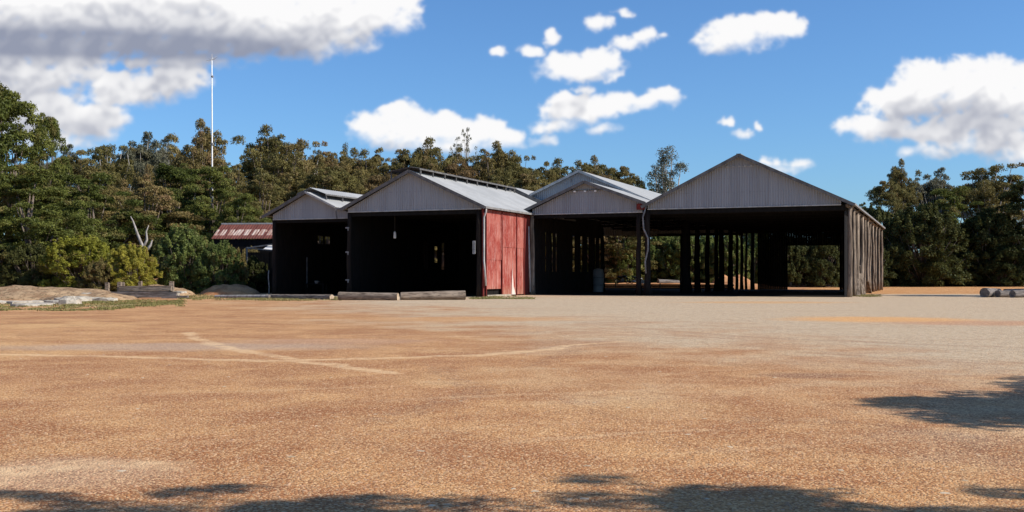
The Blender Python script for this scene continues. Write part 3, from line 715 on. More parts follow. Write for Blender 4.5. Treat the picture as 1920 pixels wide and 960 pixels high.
# ---- shed 1: leftmost. origin at its front left corner
S1 = thing('timber_shed', (*TS(48.0, -9.3), 0), rz_, 'smallest leftmost gabled open shed tucked behind the red-walled shed', 'shed')
z1m = 9.0; x1m = 3.65
roofplane(S1, 'roof', -.75, 6.95, x1m, z1m, -.5, 15); roofplane(S1, 'roof', 6.75, 7.58, x1m, z1m, -.5, 15)
gable(S1, .05, 8.15, x1m, 6.7, 7.1, 6.95, z1m - .1, -.02, M_GABLE, .2)
barge(S1, -.75, 6.95, x1m, z1m, -.52); barge(S1, 6.7, 7.6, x1m, z1m, -.52, M_TRIM_L, .16)
vent(S1, x1m, z1m, 1.3, 1.6, .46, .42, .3, 14.5, 6)
MB().box((6.6, -.5, 7.38), (8.0, 15, 7.5)).build('valley_gutter', M_PIPE_D, S1)
MB().tube([(6.75, -.5, 7.4), (6.85, -.45, 6.6)], .06, 7).build('downpipe', M_TRIM, S1)
MB().box((.1, .08, 6.35), (8.1, .3, 6.68)).build('lintel', M_DARK, S1)
truss(S1, .1, 8.1, x1m, 6.9, z1m - .1, [.6, 5, 10, 14.5])
b = MB(); boards(b, 'y', .1, 15, .0, 0, 6.9, .3, seed=21, gaps=[(7.35, 8.1, 4.75, 5.45), (8.6, 9.4, 4.75, 5.45)]); lw = b.build('wall', M_BRN, S1)
b = MB()
for y0 in (7.3, 8.55): b.box((-.05, y0, 4.7), (.05, y0 + .9, 4.77)); b.box((-.05, y0, 5.45), (.05, y0 + .9, 5.52)); b.box((-.03, y0 + .42, 4.75), (.03, y0 + .47, 5.45))
b.build('window_frame', M_TRIM, S1)
b = MB(); boards(b, 'x', 0, 8.2, 15, 0, 8.9, .3, seed=22); b.build('rear_wall', M_BRN, S1)
b = MB(); b.box((1.2, 14.7, 3.2), (3.4, 14.75, 3.3)); b.box((.9, 4.0, .6), (.98, 4.08, 3.4)); b.build('wall_rail', M_TRIM, S1)
rpost(MB(), .1, .12, 6.7, .2, 51).build('post', M_BRN, S1, smooth=True)
rpost(MB(), -.35, -.1, 2.2, .05, 52).build('stake', M_PIPE_D, S1, smooth=True)

# ---- small fittings and stored things
def LW(t, s, z=0.): return (*TS(t, s), z)
lmp = thing('hanging_lamp', LW(36.6, -7.8, 4.9), rz_, 'small pale lamp hanging in the dark mouth of the red-walled shed', 'lamp')
MB().tube([(0, 0, 0), (0, 0, .12), (0, 0, .5), (0, 0, .62)], [.10, .13, .10, .03], 10).build('lamp_glass', M_WHITE, lmp, smooth=True)
MB().tube([(0, 0, .6), (0, 0, 2.3)], .012, 5).build('cord', M_TRIM, lmp)
nb = thing('notice_board', LW(27.85, -10.62, 3.45), rz_, 'narrow pale notice board fixed to the front right post of the red-walled shed', 'notice board')
MB().box((-.12, -.14, 0), (.12, -.11, 1.05)).build('panel', M_TRIM_L, nb)
b = MB(); rg = random.Random(3)
for i in range(11):
    z = .06 + i * .09; b.box((-.09 + rg.uniform(0, .04), -.146, z), (.0 + rg.uniform(0, .08), -.1405, z + .045))
b.build('grime_mark', M_TRIM, nb)
b = MB(); tk = thing('storage_tank', LW(26.3, 17.5, 0), rz_, 'plain upright grey tank just inside the middle shed by its slatted wall', 'tank')
MB().tube([(0, 0, 0), (0, 0, .06), (0, 0, 2.3), (0, 0, 2.42)], [.52, .56, .56, .35], 20).build('tank_body', M_GREYT, tk, smooth=True)
b = MB().tube([(0, 0, 2.42), (0, 0, 2.5)], .22, 14); b.build('lid', M_TRIM, tk)
for z in (.7, 1.5): MB().tube([(0, 0, z), (0, 0, z + .06)], .575, 20).build('hoop', M_TRIM, tk)
# work bench in the left shed
wb = thing('work_bench', LW(46.2, -5.2, 0), rz_, 'dark work bench with tools inside the leftmost shed', 'bench')
MB().box((-.9, -.35, .92), (1.1, .35, 1.0)).build('bench_top', M_BRN, wb)
for x in (-.8, 1.0):
    for y in (-.28, .28): MB().box((x - .05, y - .05, 0), (x + .05, y + .05, .92)).build('leg', M_BRN, wb)
v_ = thing('bench_vice', LW(46.0, -5.3, 1.0), rz_, 'small steel vice standing on the dark work bench', 'vice')
MB().box((-.1, -.08, 0), (.1, .08, .1)).box((-.18, -.07, .1), (.0, .07, .24)).build('body', M_STEEL, v_)
MB().box((.05, -.07, .1), (.16, .07, .24)).build('jaw', M_STEEL, v_)
MB().tube([(.16, 0, .15), (.34, 0, .15)], .018, 6).tube([(.32, -.12, .15), (.32, .12, .15)], .01, 5).build('screw', M_STEEL, v_)

# motorbikes on the clay bank
def motorbike(name, loc, rz, label, tankm):
    r = thing(name, loc, rz, label, 'motorbike', 'motorbikes parked behind the sheds')
    for x in (-.72, .72):
        w_ = MB(); n = 20; k = 6
        vs = [(x + (.31 + .045 * math.cos(2*math.pi*j/k)) * math.cos(2*math.pi*i/n), .06 * math.sin(2*math.pi*j/k), .345 + (.31 + .045 * math.cos(2*math.pi*j/k)) * math.sin(2*math.pi*i/n)) for i in range(n) for j in range(k)]
        w_.add(vs, [(i*k+j, ((i+1)%n)*k+j, ((i+1)%n)*k+(j+1)%k, i*k+(j+1)%k) for i in range(n) for j in range(k)])
        wh = w_.build('wheel', M_RUB, r, smooth=True)
        s_ = MB()
        for i in range(9): a = math.pi * i / 9; s_.tube([(x - .28*math.cos(a), 0, .345 - .28*math.sin(a)), (x + .28*math.cos(a), 0, .345 + .28*math.sin(a))], .008, 4)
        s_.tube([(x, -.08, .345), (x, .08, .345)], .05, 8); s_.build('spokes', M_STEEL, wh)
    f_ = MB()
    for y in (-.1, .1): f_.tube([(.72, y, .345), (.45, y, 1.0)], .028, 6); f_.tube([(-.72, y, .345), (-.15, y, .42)], .025, 6)
    f_.tube([(.47, 0, .95), (.1, 0, .75), (-.35, 0, .72), (-.6, 0, .82)], .03, 6); f_.tube([(.42, 0, .9), (.2, 0, .4), (-.15, 0, .38), (-.2, 0, .7)], .028, 6)
    f_.build('frame', M_BLACK, r)
    MB().box((-.18, -.16, .32), (.22, .16, .62)).tube([(.02, 0, .55), (.1, 0, .78)], .1, 8).build('engine', M_STEEL, r)
    MB().tube([(.42, 0, .92), (.3, 0, .95), (.05, 0, .93), (-.08, 0, .82)], [.06, .15, .15, .07], 10).build('fuel_tank', tankm, r, smooth=True)
    MB().tube([(-.05, 0, .83), (-.25, 0, .82), (-.55, 0, .88), (-.75, 0, .92)], [.08, .12, .12, .05], 8).build('seat', M_BLACK, r, smooth=True)
    MB().tube([(.4, -.36, 1.08), (.47, -.15, 1.02), (.47, .15, 1.02), (.4, .36, 1.08)], .018, 6).build('handlebar', M_BLACK, r)
    MB().tube([(.5, 0, .9), (.6, 0, .9)], [.09, .1], 10).build('headlight', M_WHITE, r)
    MB().tube([(.1, -.15, .45), (-.1, -.2, .3), (-.75, -.2, .38)], [.03, .04, .055], 8).build('exhaust', M_STEEL, r)
    MB().tube([(.4, 0, .68), (.7, 0, .73), (.95, 0, .62)], [.03, .07, .03], 6).build('mudguard', tankm, r)
    return r
zb = .66
D_ = 137.5
motorbike('motorbike', (PX(1167, D_), D_, zb), R(8), 'black motorbike side-on behind the sheds, seen whole through the middle opening', M_BLACK)
motorbike('motorbike', (PX(1193, D_ + .9), D_ + .9, zb), R(28), 'motorbike with white tank and mudguard half hidden by the shed post', M_WHITE)
bx = thing('white_box', (PX(1208, D_), D_, zb), R(15), 'white cool box on the ground beside the white motorbike', 'box')
MB().box((-.38, -.24, 0), (.38, .24, .36)).build('box_body', M_WHITE, bx); MB().box((-.40, -.26, .365), (.40, .26, .45)).build('lid', M_WHITE, bx)

# ================================================================= logs
def log(p0, p1, r0, r1, label, m=M_LOG, seed=0, group=None, z=None, name='log', ends=True):
    a = Vector((*p0, 0)); c = Vector((*p1, 0)); L = (c - a).length; rg = random.Random(seed)
    o = tag(empty(name, (a.x, a.y, 0 if z is None else z), math.atan2(c.y - a.y, c.x - a.x)), label, 'log', group)
    K = 12; b = MB(); n = 16; ring = []
    prof = [1 + rg.uniform(-.07, .07) for _ in range(n)]
    for k in range(K + 1):
        f = k / K; r = r0 + (r1 - r0) * f
        for i in range(n):
            an = 2 * math.pi * i / n; rr = r * prof[i] * (1 + .05 * mnoise.noise(Vector((f * L, i * .7, seed)))) 
            ring.append((f * L, rr * math.cos(an), max(r * .98, r) + rr * math.sin(an) - .03))
    b.add(ring, [(k*n+i, (k+1)*n+i, (k+1)*n+(i+1)%n, k*n+(i+1)%n) for k in range(K) for i in range(n)])
    b.build('trunk', m, o, smooth=True)
    for k, rr in ((0, r0), (K, r1)):
        e = MB(); x = -.012 if k == 0 else L + .012
        e.add([(x, p[1] * .99, (p[2] - rr + .03) * .99 + rr - .03) for p in ring[k*n:(k+1)*n]], [tuple(range(n)) if k == 0 else tuple(range(n-1, -1, -1))]); e.build('cut_end', M_END if m is M_LOG else M_LOG_D, o)
    return o
log(GP(636, 562.5), GP(746, 563), .30, .27, 'grey log lying in front of the red-walled shed, left of its pair', seed=1)
log(GP(751, 562.5), GP(872, 562), .28, .34, 'thick grey log lying in front of the red-walled shed, right of its pair', seed=2)
log(GP(500, 559), GP(622, 562), .16, .20, 'split weathered thin log lying before the leftmost shed', seed=3)
log(GP(404, 558.5), GP(505, 559.5), .13, .16, 'bleached flat log end to end with the split log, left of the sheds', M_DEAD, seed=4)
lg = 'dark logs heaped at the right edge of the yard'
log((PX(1846, 84), 84), (PX(1868, 87), 86.6), .38, .34, 'fat dark log with its cut end facing out, leftmost of the heap', M_LOG_D, 5, lg)
log((PX(1866, 84.6), 84.2), (PX(1899, 87), 85.4), .30, .26, 'dark log slanting back in the middle of the heap', M_LOG_D, 6, lg)
log((PX(1886, 84), 82.9), (PX(1942, 84), 84.2), .30, .33, 'long dark log at the right front of the heap', M_LOG_D, 7, lg)
log((PX(1880, 88), 87.6), (PX(1950, 88), 88), .33, .35, 'dark log at the back of the heap, cut by the photo edge', M_LOG_D, 8, lg)
log((PX(1728, 172), 172), (PX(1826, 172), 173), .36, .28, 'long pale fallen log along the foot of the trees right of the sheds', M_DEAD, 9)
log((PX(1852, 172), 176), (PX(1925, 172), 176), .3, .28, 'dark fallen log under the trees at the right edge', M_LOG_D, 10)
log((PX(1234, 150), 150), (PX(1275, 150), 151), .38, .3, 'fallen log seen through the gap beside the middle sheds posts', M_LOG_D, 11, z=.5)

# ---- low timber barrier at left
tb = thing('timber_barrier', (PX(275, 82), 82, 0), 0, 'low grey barrier of stacked timber beams and stub posts beside the dry bank', 'barrier')
def lx(px, D=82): return PX(px, D) - PX(275, 82)
b = MB(); b.box((lx(228), -.6, .55), (lx(325), -.28, .92), jit=.02, rng=random.Random(1)); b.build('beam', M_LOG, tb)
b = MB(); b.box((lx(208), -1.3, .06), (lx(340), -.9, .48), jit=.03, rng=random.Random(2)); b.build('beam', M_LOG_D, tb)
b = MB(); b.box((lx(318), -1.9, .0), (lx(366), -1.6, .2), jit=.02, rng=random.Random(3)); b.build('beam', M_LOG_D, tb)
b = MB(); b.box((lx(228), -.55, .06), (lx(322), -.35, .52), jit=.02, rng=random.Random(4)); b.build('beam', M_LOG_D, tb)
for i, (px, y0, top) in enumerate(((201, .6, 1.15), (224, -.3, 1.22), (230, -.1, 1.2), (263, 2.2, 1.25), (322, -.15, 1.26))):
    rg = random.Random(i); b = MB(); x = lx(px, 82 + y0); b.box((x - .13, y0 - .12, -.05), (x + .13, y0 + .12, top), jit=.03, rng=rg); b.build('post', M_LOG, tb)
b = MB(); b.box((lx(330), -.5, .35), (lx(344), .8, .5), jit=.04, rng=random.Random(9)); b.box((lx(330), -1, .15), (lx(341), -.5, .38), jit=.03, rng=random.Random(9)); b.build('plank', M_CONC, tb)

# pale broken concrete chunks
def chunk(px, py, sx_, sy_, sz_, seed, label, group):
    rg = random.Random(seed); b = MB(); x, y = GP(px, py); n = 9
    ring = [(math.cos(2*math.pi*i/n) * sx_ * rg.uniform(.75, 1.1), math.sin(2*math.pi*i/n) * sy_ * rg.uniform(.75, 1.1)) for i in range(n)]
    vs = [(p[0]*1.05, p[1]*1.05, -.05) for p in ring] + [(p[0], p[1], sz_ * rg.uniform(.55, 1.0)) for p in ring] + [(p[0]*.55, p[1]*.55, sz_ * rg.uniform(.95, 1.25)) for p in ring]
    b.add(vs, [(i, (i+1)%n, n+(i+1)%n, n+i) for i in range(n)] + [(n+i, n+(i+1)%n, 2*n+(i+1)%n, 2*n+i) for i in range(n)] + [tuple(range(2*n, 3*n))])
    o = b.build('rubble_chunk', M_CONC); o.location = (x, y, 0); o.rotation_euler.z = rg.uniform(-.3, .3)
    tag(o, label, 'rubble', group)
rg = random.Random(12); gname = 'pale rubble edging the yard at left'
for i, (px, py) in enumerate([(-6, 569), (16, 568), (38, 570), (60, 569), (83, 571), (105, 569), (122, 566), (140, 563), (152, 566), (163, 561), (176, 564), (188, 561), (200, 565), (70, 573), (48, 574), (130, 571)]):
    chunk(px, py, rg.uniform(.65, 1.0), rg.uniform(.45, .9), rg.uniform(.08, .22) if px < 110 else rg.uniform(.2, .42), 20 + i, 'pale broken rubble chunk in the ragged row edging the dirt yard at left', gname)
chunk(180, 552, 1.0, .5, .28, 60, 'long pale slab lying behind the stub posts at left', None)
chunk(225, 549, .9, .5, .25, 61, 'pale slab right behind the barrier end post', None)
chunk(300, 545, 1.0, .5, .25, 62, 'greenish pale slab below the red earth heap', None)

# ================================================================= trees
def crown_mesh(name, lobes, per, ls, m, seed, flat=.75, wr=.5, out=.75, droop=0.):
    rg = np.random.default_rng(seed); C = []; N = []
    for (x, y, z, r) in lobes:
        k = int(per * (r / 1.5) ** 1.7) + 12
        d = rg.normal(size=(k, 3)); d /= np.linalg.norm(d, axis=1)[:, None]
        d[:, 2] = np.where(d[:, 2] < -.35, -d[:, 2], d[:, 2])
        rad = r * rg.uniform(.25, 1.0, k) ** .45 * (1 + .22 * np.sin(d[:, 0]*7 + x) * np.cos(d[:, 1]*6 + z) )
        C.append(np.array([x, y, z]) + d * rad[:, None] * np.array([1, 1, flat])); N.append(d)
    C = np.concatenate(C); N = np.concatenate(N); n = len(C)
    nr = N * out + rg.normal(size=(n, 3)) * .6; nr /= np.linalg.norm(nr, axis=1)[:, None]
    a = rg.normal(size=(n, 3)); a[:, 2] -= droop
    u = np.cross(nr, a); u /= np.linalg.norm(u, axis=1)[:, None] + 1e-9; v = np.cross(nr, u)
    s = ls * rg.uniform(.55, 1.35, n)[:, None]
    if droop: u, v = v, u
    V = np.stack([C - u*s*.5, C + v*s*wr*.5 + u*s*.05, C + u*s*.5, C - v*s*wr*.5 + u*s*.05], 1).reshape(-1, 3)
    return npmesh(name, V, np.arange(4 * n).reshape(-1, 4), m)
def limb_mesh(name, segs, m):
    b = MB()
    for pts, rad in segs: b.tube(pts, rad, 7)
    me = bpy.data.meshes.new(name); me.from_pydata(b.v, [], b.f); me.materials.append(m)
    me.polygons.foreach_set('use_smooth', [True] * len(me.polygons)); return me
PROTO = {}
def proto(key, kind, seed, lm, bm=M_BARK):
    """all built 20 m tall, about 12 m wide (dense), returns crown and trunk meshes"""
    rg = random.Random(seed); lobes = []; segs = []
    H_ = 20.0
    if kind == 'dense':            # full to the ground
        for i in range(120):
            f = rg.random() ** .8; z = 1.2 + 17.2 * f; R_ = 5.8 * math.sqrt(max(.05, 1 - ((f - .42) / .62) ** 2)) * rg.uniform(.5, 1.08)
            a = rg.uniform(0, 6.283); lobes.append((R_ * math.cos(a), R_ * math.sin(a), z, rg.uniform(.8, 1.5)))
        for i in range(10): lobes.append((rg.uniform(-2.4, 2.4), rg.uniform(-2, 2), rg.uniform(17, 19.2), rg.uniform(.6, 1.0)))
        per = 520; ls = .29; flat = .6
    elif kind == 'euc':            # clumpy uneven crown on forked limbs, gaps between clumps
        nb = rg.randint(12, 15)
        for i in range(nb):
            a = 6.283 * i / nb + rg.uniform(-.4, .4); R_ = 5.6 * math.sqrt(rg.uniform(.03, 1)); hh = 18.9 - .085 * R_ * R_ - rg.uniform(0, 2.2)
            tip = (R_ * math.cos(a), R_ * math.sin(a), hh)
            for j in range(rg.randint(8, 12)):
                q = rg.uniform(.1, 1); lobes.append((tip[0] * (.45 + .55 * q) + rg.uniform(-1.5, 1.5), tip[1] * (.45 + .55 * q) + rg.uniform(-1.2, 1.2), tip[2] - 4.0 * (1 - q) + rg.uniform(-1.1, .8), rg.uniform(.55, 1.15)))
        for i in range(60): a = rg.uniform(0, 6.283); q = 5.9 * math.sqrt(rg.random()); lobes.append((q * math.cos(a), q * math.sin(a), rg.uniform(2, 15.5 - .04 * q * q), rg.uniform(1.0, 1.8)))
        per = 520; ls = .27; flat = .72
    elif kind == 'thin':           # two slim upright tufted columns
        for cx, top, sc in ((-1.9, 18.0, 1.0), (1.7, 19.5, 1.0)):
            for i in range(46):
                f = i / 45; z = 5 + (top - 5.4) * f; lobes.append((cx * (.6 + .5 * f) + rg.uniform(-1.6, 1.6) * (1.1 - .5 * f), rg.uniform(-1.5, 1.5), z, rg.uniform(.65, 1.25)))
            lobes.append((cx * 1.1, 0, top, .9))
        per = 300; ls = .26; flat = .95
    elif kind == 'sparse':
        for i in range(60):
            a = rg.uniform(0, 6.283); el = rg.uniform(.1, 1.45); r_ = rg.uniform(3.6, 6.2)
            lobes.append((r_ * math.cos(a) * math.cos(el), r_ * math.sin(a) * math.cos(el), 13.2 + r_ * math.sin(el), rg.uniform(.35, .6)))
        per = 120; ls = .26; flat = .8
    elif kind == 'bush':           # wide, fine leaved, ragged sprays all over
        for i in range(170):
            f = rg.random(); z = .5 + 15.6 * f; R_ = 8.3 * math.sqrt(max(.05, 1 - (f * .93) ** 2.2)) * rg.uniform(.35, 1.0)
            a = rg.uniform(0, 6.283); lobes.append((R_ * math.cos(a), R_ * math.sin(a), z, rg.uniform(.8, 1.6)))
        for i in range(90):
            a = rg.uniform(0, 6.283); q = 8.6 * math.sqrt(rg.random()); z0_ = 17.0 * math.sqrt(max(.02, 1 - (q / 9.3) ** 2)); tall = rg.uniform(.2, 2.6)
            for k in range(3): lobes.append((q * math.cos(a) * (1 + .03 * k), q * math.sin(a) * (1 + .03 * k), z0_ + tall * k / 2.2, .75 - .2 * k))
        per = 420; ls = .46; flat = 1.25
    elif kind == 'canopy':         # spreading, tiered
        for i in range(130):
            a = rg.uniform(0, 6.283); q = 8.5 * math.sqrt(rg.random()); z = 18.6 - .08 * q * q + rg.uniform(-3.5, .6) - (6 * rg.random() if q > 3 else 0)
            lobes.append((q * math.cos(a), q * math.sin(a), max(2, z), rg.uniform(.8, 1.7)))
        for i in range(46): a = rg.uniform(0, 6.283); q = rg.uniform(4.0, 8); lobes.append((q * math.cos(a), q * math.sin(a), rg.uniform(1.2, 10), rg.uniform(1.1, 1.9)))
        per = 500; ls = .31; flat = .5
    # trunk and limbs reaching the lobes
    nt = 2 if kind in ('thin', 'bush') else 1
    fork = 4.5 if kind != 'bush' else 1.0
    pts = [(0, 0, -.6), (.1, .05, fork * .5), (rg.uniform(-.3, .3), rg.uniform(-.3, .3), fork), (rg.uniform(-.6, .6), rg.uniform(-.6, .6), 10), (rg.uniform(-.6, .6), 0, 15.5)]
    segs.append((pts, [.48, .40, .34, .2, .06]))
    step = 2 if kind in ('euc', 'sparse', 'thin') else 7
    for (x, y, z, r) in lobes[::step]:
        f = min(.8, max(.1, (z / 20) * .75)); k = f * (len(pts) - 1); i0 = int(k); u = k - i0
        s = [pts[i0][j] + (pts[i0 + 1][j] - pts[i0][j]) * u for j in range(3)]
        mid = ((s[0] + x) / 2 + rg.uniform(-.4, .4), (s[1] + y) / 2 + rg.uniform(-.4, .4), s[2] + (z - s[2]) * .42)
        segs.append(([s, mid, (x, y, z + r * .5)], [.17, .11, .035]))
    PROTO[key] = (crown_mesh(key + '_crown', lobes, per, ls, lm, seed, flat, wr=.5), limb_mesh(key + '_trunk', segs, bm))
proto('oliveA', 'euc', 1, L_OLIVE, M_BARK); proto('oliveB', 'euc', 2, L_OLIVE, M_BARK_P); proto('oliveC', 'dense', 3, L_OLIVE)
proto('brownA', 'dense', 4, L_BROWN); proto('greyA', 'euc', 5, L_GREY, M_BARK_P); proto('greenA', 'dense', 6, L_GREEN); proto('greenB', 'canopy', 7, L_GREEN)
proto('darkA', 'dense', 8, L_DARK); proto('thinA', 'thin', 9, L_GREY, M_BARK_P); proto('sparseA', 'sparse', 10, L_GREY, M_BARK_P)
proto('yellow', 'bush', 11, L_YEL); proto('fresh', 'bush', 12, L_FRESH); proto('canopyO', 'canopy', 13, L_OLIVE); proto('dome', 'bush', 16, L_DARK); proto('bushD', 'bush', 14, L_DARK); proto('bushO', 'bush', 15, L_OLIVE)
def tree(key, px, top, D, wpx, label, group=None, name='eucalypt_tree', cat='tree', z0=None, rz=None, rg=random.Random(77)):
    x = PX(px, D); z = gz(x, D) if z0 is None else z0
    Hh = ZP(top, D) - z; W = wpx * D / F
    base = {'bush': 19, 'cano': 17.5}.get('bush' if key in ('yellow', 'fresh', 'bushD', 'bushO', 'dome') else ('cano' if key in ('greenB', 'canopyO') else ''), 12.5)
    if key == 'thinA': base = 7.5
    o = tag(empty(name, (x, D, z - .05), rg.uniform(0, 6.28) if rz is None else rz), label, cat, group)
    o.scale = (W / base, W / base, Hh / 20.0)
    cm, tm = PROTO[key]
    for nm, me_ in (('crown', cm), ('trunk', tm)):
        c = bpy.data.objects.new(nm, me_); COL.objects.link(c); c.parent = o
    return o

# left foreground trees
tree('greenA', 15, 160, 118, 190, 'tall dark green tree at the far left edge, the highest crown of the left side')
tree('greenA', -70, 110, 112, 240, 'big green tree cut by the left edge of the photo beside the tallest crown')
tree('euc' if False else 'greenA', 88, 205, 124, 95, 'narrow dark tree with a rounded tuft on top right of the tallest left crown')
tree('canopyO', 30, 290, 150, 200, 'olive tree far back behind the left edge trees')
tree('greenB', 60, 300, 108, 260, 'broad dark green tree filling the left edge behind the dry bank')
tree('greenB', 170, 315, 122, 240, 'spreading green tree standing behind the yellow-green bushes')
tree('canopyO', 275, 335, 128, 220, 'olive brown spreading tree behind the bleached dead stump')
tree('greenB', 395, 300, 134, 190, 'dark tiered tree above the rusty striped roof')
tree('canopyO', 150, 275, 140, 210, 'olive tree rising between the tallest left crown and the antenna mast')
tree('greenA', 330, 300, 146, 150, 'dense green tree just left of the antenna mast foot')
tree('canopyO', 490, 310, 140, 170, 'olive crown directly left of the smallest shed roof')
tree('greenB', 445, 350, 128, 130, 'green tree leaning over the left corner of the smallest shed')
tree('bushD', -20, 440, 104, 160, 'dark leafy shrub at the left edge of the photo', name='shrub', cat='shrub')
tree('bushD', 60, 452, 101, 130, 'dark green shrub between the left edge and the yellow-green bushes', name='shrub', cat='shrub')
tree('yellow', 150, 430, 98, 160, 'larger yellow-green bush, the left one of the pair behind the stub posts', name='yellow_bush', cat='bush')
tree('yellow', 246, 449, 96, 118, 'rounder yellow-green bush, the right one of the pair, behind the barrier', name='yellow_bush', cat='bush')
tree('bushO', 195, 480, 95, 95, 'low olive bush filling the gap under the two yellow-green bushes', name='bush', cat='bush')
tree('fresh', 345, 412, 102, 125, 'tall fresh green shrub right of the yellow-green pair', name='shrub', cat='shrub')
tree('fresh', 412, 444, 100, 105, 'fresh green shrub in front of the rusty striped roof', name='shrub', cat='shrub')
tree('bushO', 436, 455, 101, 64, 'small olive shrub at the left corner of the smallest shed', name='shrub', cat='shrub')
tree('bushD', 296, 440, 112, 90, 'dark shrub behind the gap between yellow-green and fresh green bushes', name='shrub', cat='shrub')
tree('bushO', 470, 458, 110, 70, 'olive shrub under the eave of the rusty striped roof', name='shrub', cat='shrub')
tree('bushD', 478, 476, 106, 80, 'dark shrub in the shade left of the smallest shed', name='shrub', cat='shrub')
# skyline trees left to right
SKY = [
 ('greyA', 118, 255, 170, 90, 'grey-green eucalypt on the skyline right beside the tallest left crown'),
 ('oliveB', 205, 245, 172, 105, 'rounded skyline eucalypt under the lower left cloud'),
 ('greyA', 268, 232, 178, 100, 'pale-limbed grey eucalypt on the skyline left of the antenna mast'),
 ('greyA', 305, 238, 182, 80, 'slim grey eucalypt between two skyline crowns left of the mast'),
 ('oliveA', 372, 208, 166, 105, 'tall eucalypt directly behind the antenna mast'),
 ('greyA', 425, 290, 180, 60, 'low dark skyline crown just right of the antenna mast'),
 ('oliveA', 505, 220, 160, 130, 'tall ragged eucalypt with an arm reaching left, above the smallest shed'),
 ('oliveB', 560, 238, 164, 105, 'eucalypt forming the right shoulder of the ragged tall tree'),
 ('greyA', 600, 268, 176, 70, 'see-through grey eucalypt above the saddle between two sheds'),
 ('thinA', 640, 270, 182, 34, 'thin pale eucalypt standing alone in the dip of the skyline'),
 ('oliveA', 690, 268, 172, 100, 'olive eucalypt under the left end of the white middle cloud'),
 ('oliveB', 745, 278, 176, 90, 'olive eucalypt over the peak of the red-walled shed'),
 ('oliveA', 815, 246, 170, 110, 'tall eucalypt under the white middle cloud, right of the red-walled shed peak'),
 ('sparseA', 872, 234, 176, 80, 'bare-looking open eucalypt with thin twiggy crown against the cloud'),
 ('oliveA', 925, 252, 172, 100, 'eucalypt right of the thin twiggy crown'),
 ('oliveB', 965, 268, 178, 80, 'brownish eucalypt at the right end of the white middle cloud'),
 ('oliveA', 1055, 286, 176, 100, 'eucalypt above the left slope of the high hall roof'),
 ('oliveB', 1130, 288, 184, 80, 'eucalypt directly above the peak of the high hall'),
 ('oliveC', 1170, 304, 180, 75, 'dark rounded crown right of the high hall peak'),
 ('darkA', 1205, 335, 184, 70, 'low dark crown behind the right slope of the hall roof'),
 ('thinA', 1249, 279, 176, 88, 'slim twin-topped eucalypt alone on the sky between hall and largest gable'),
]
for s_ in SKY: tree(s_[0], s_[1], s_[2], s_[3], s_[4] * (1.25 if s_[0] not in ('thinA', 'sparseA') else 1.1), *s_[5:])
# mid layer under the skyline (a mass nothing tells apart)
rg = random.Random(21); glab = 'olive eucalypt crown in the unbroken band of forest behind the shed roofs'
for i in range(19):
    px = 170 + i * 55 + rg.uniform(-12, 12)
    top = (312 if px < 900 else 326) + rg.uniform(-14, 22) + (25 if px > 1120 else 0)
    tree(rg.choice(['oliveC', 'oliveC', 'canopyO', 'brownA', 'oliveA']), px, top, 154 + rg.uniform(-4, 5), rg.uniform(95, 135), glab, 'forest band behind the sheds')
for i in range(11):
    tree(rg.choice(['oliveC', 'oliveA', 'oliveC', 'canopyO']), 620 + i * 50 + rg.uniform(-10, 10), (272 if i < 7 else 286) + rg.uniform(-6, 12), 172 + rg.uniform(-3, 5), rg.uniform(95, 120), glab, 'forest band behind the sheds')
for i in range(8):
    px = 500 + i * 62 + rg.uniform(-12, 12)
    tree(rg.choice(['oliveC', 'brownA', 'oliveC']), px, 300 + rg.uniform(-10, 24), 164 + rg.uniform(-3, 5), rg.uniform(80, 110), glab, 'forest band behind the sheds')
# right side
RT = [
 ('oliveC', 1905, 380, 192, 200, 'dim olive tree far behind the near-black tree at the right edge'),
 ('oliveA', 1690, 288, 186, 74, 'tall slim-topped eucalypt, first high crown right of the largest shed'),
 ('oliveC', 1665, 332, 182, 100, 'dark crown low on the skyline beside the end of the log-post wall'),
 ('greyA', 1755, 302, 190, 100, 'grey-green eucalypt between the slim-topped one and the big brown crown'),
 ('oliveB', 1852, 288, 184, 165, 'big rounded grey-brown crown, highest tree on the right'),
 ('darkA', 1938, 325, 168, 170, 'near-black tree cut by the right edge of the photo'),
 ('greenB', 1785, 342, 176, 180, 'dark green crown under the grey-green eucalypt on the right'),
 ('dome', 1728, 372, 166, 185, 'broad domed dark olive tree standing on the orange clay right of the sheds'),
 ('dome', 1632, 370, 178, 110, 'dark tree rising just behind the end of the log-post wall'),
 ('dome', 1858, 382, 170, 160, 'olive tree between the broad dome and the near-black tree'),
 ('bushD', 1880, 452, 166, 110, 'dark shrub behind the heap of logs', 'shrubs at the forest edge', 'shrub', 'shrub'),
 ('bushD', 1800, 462, 168, 90, 'dark shrub at the foot of the broad domed tree', 'shrubs at the forest edge', 'shrub', 'shrub'),
 ('dome', 1618, 420, 176, 90, 'dark low tree beside the last log post'),
]
for s_ in RT: tree(*s_)
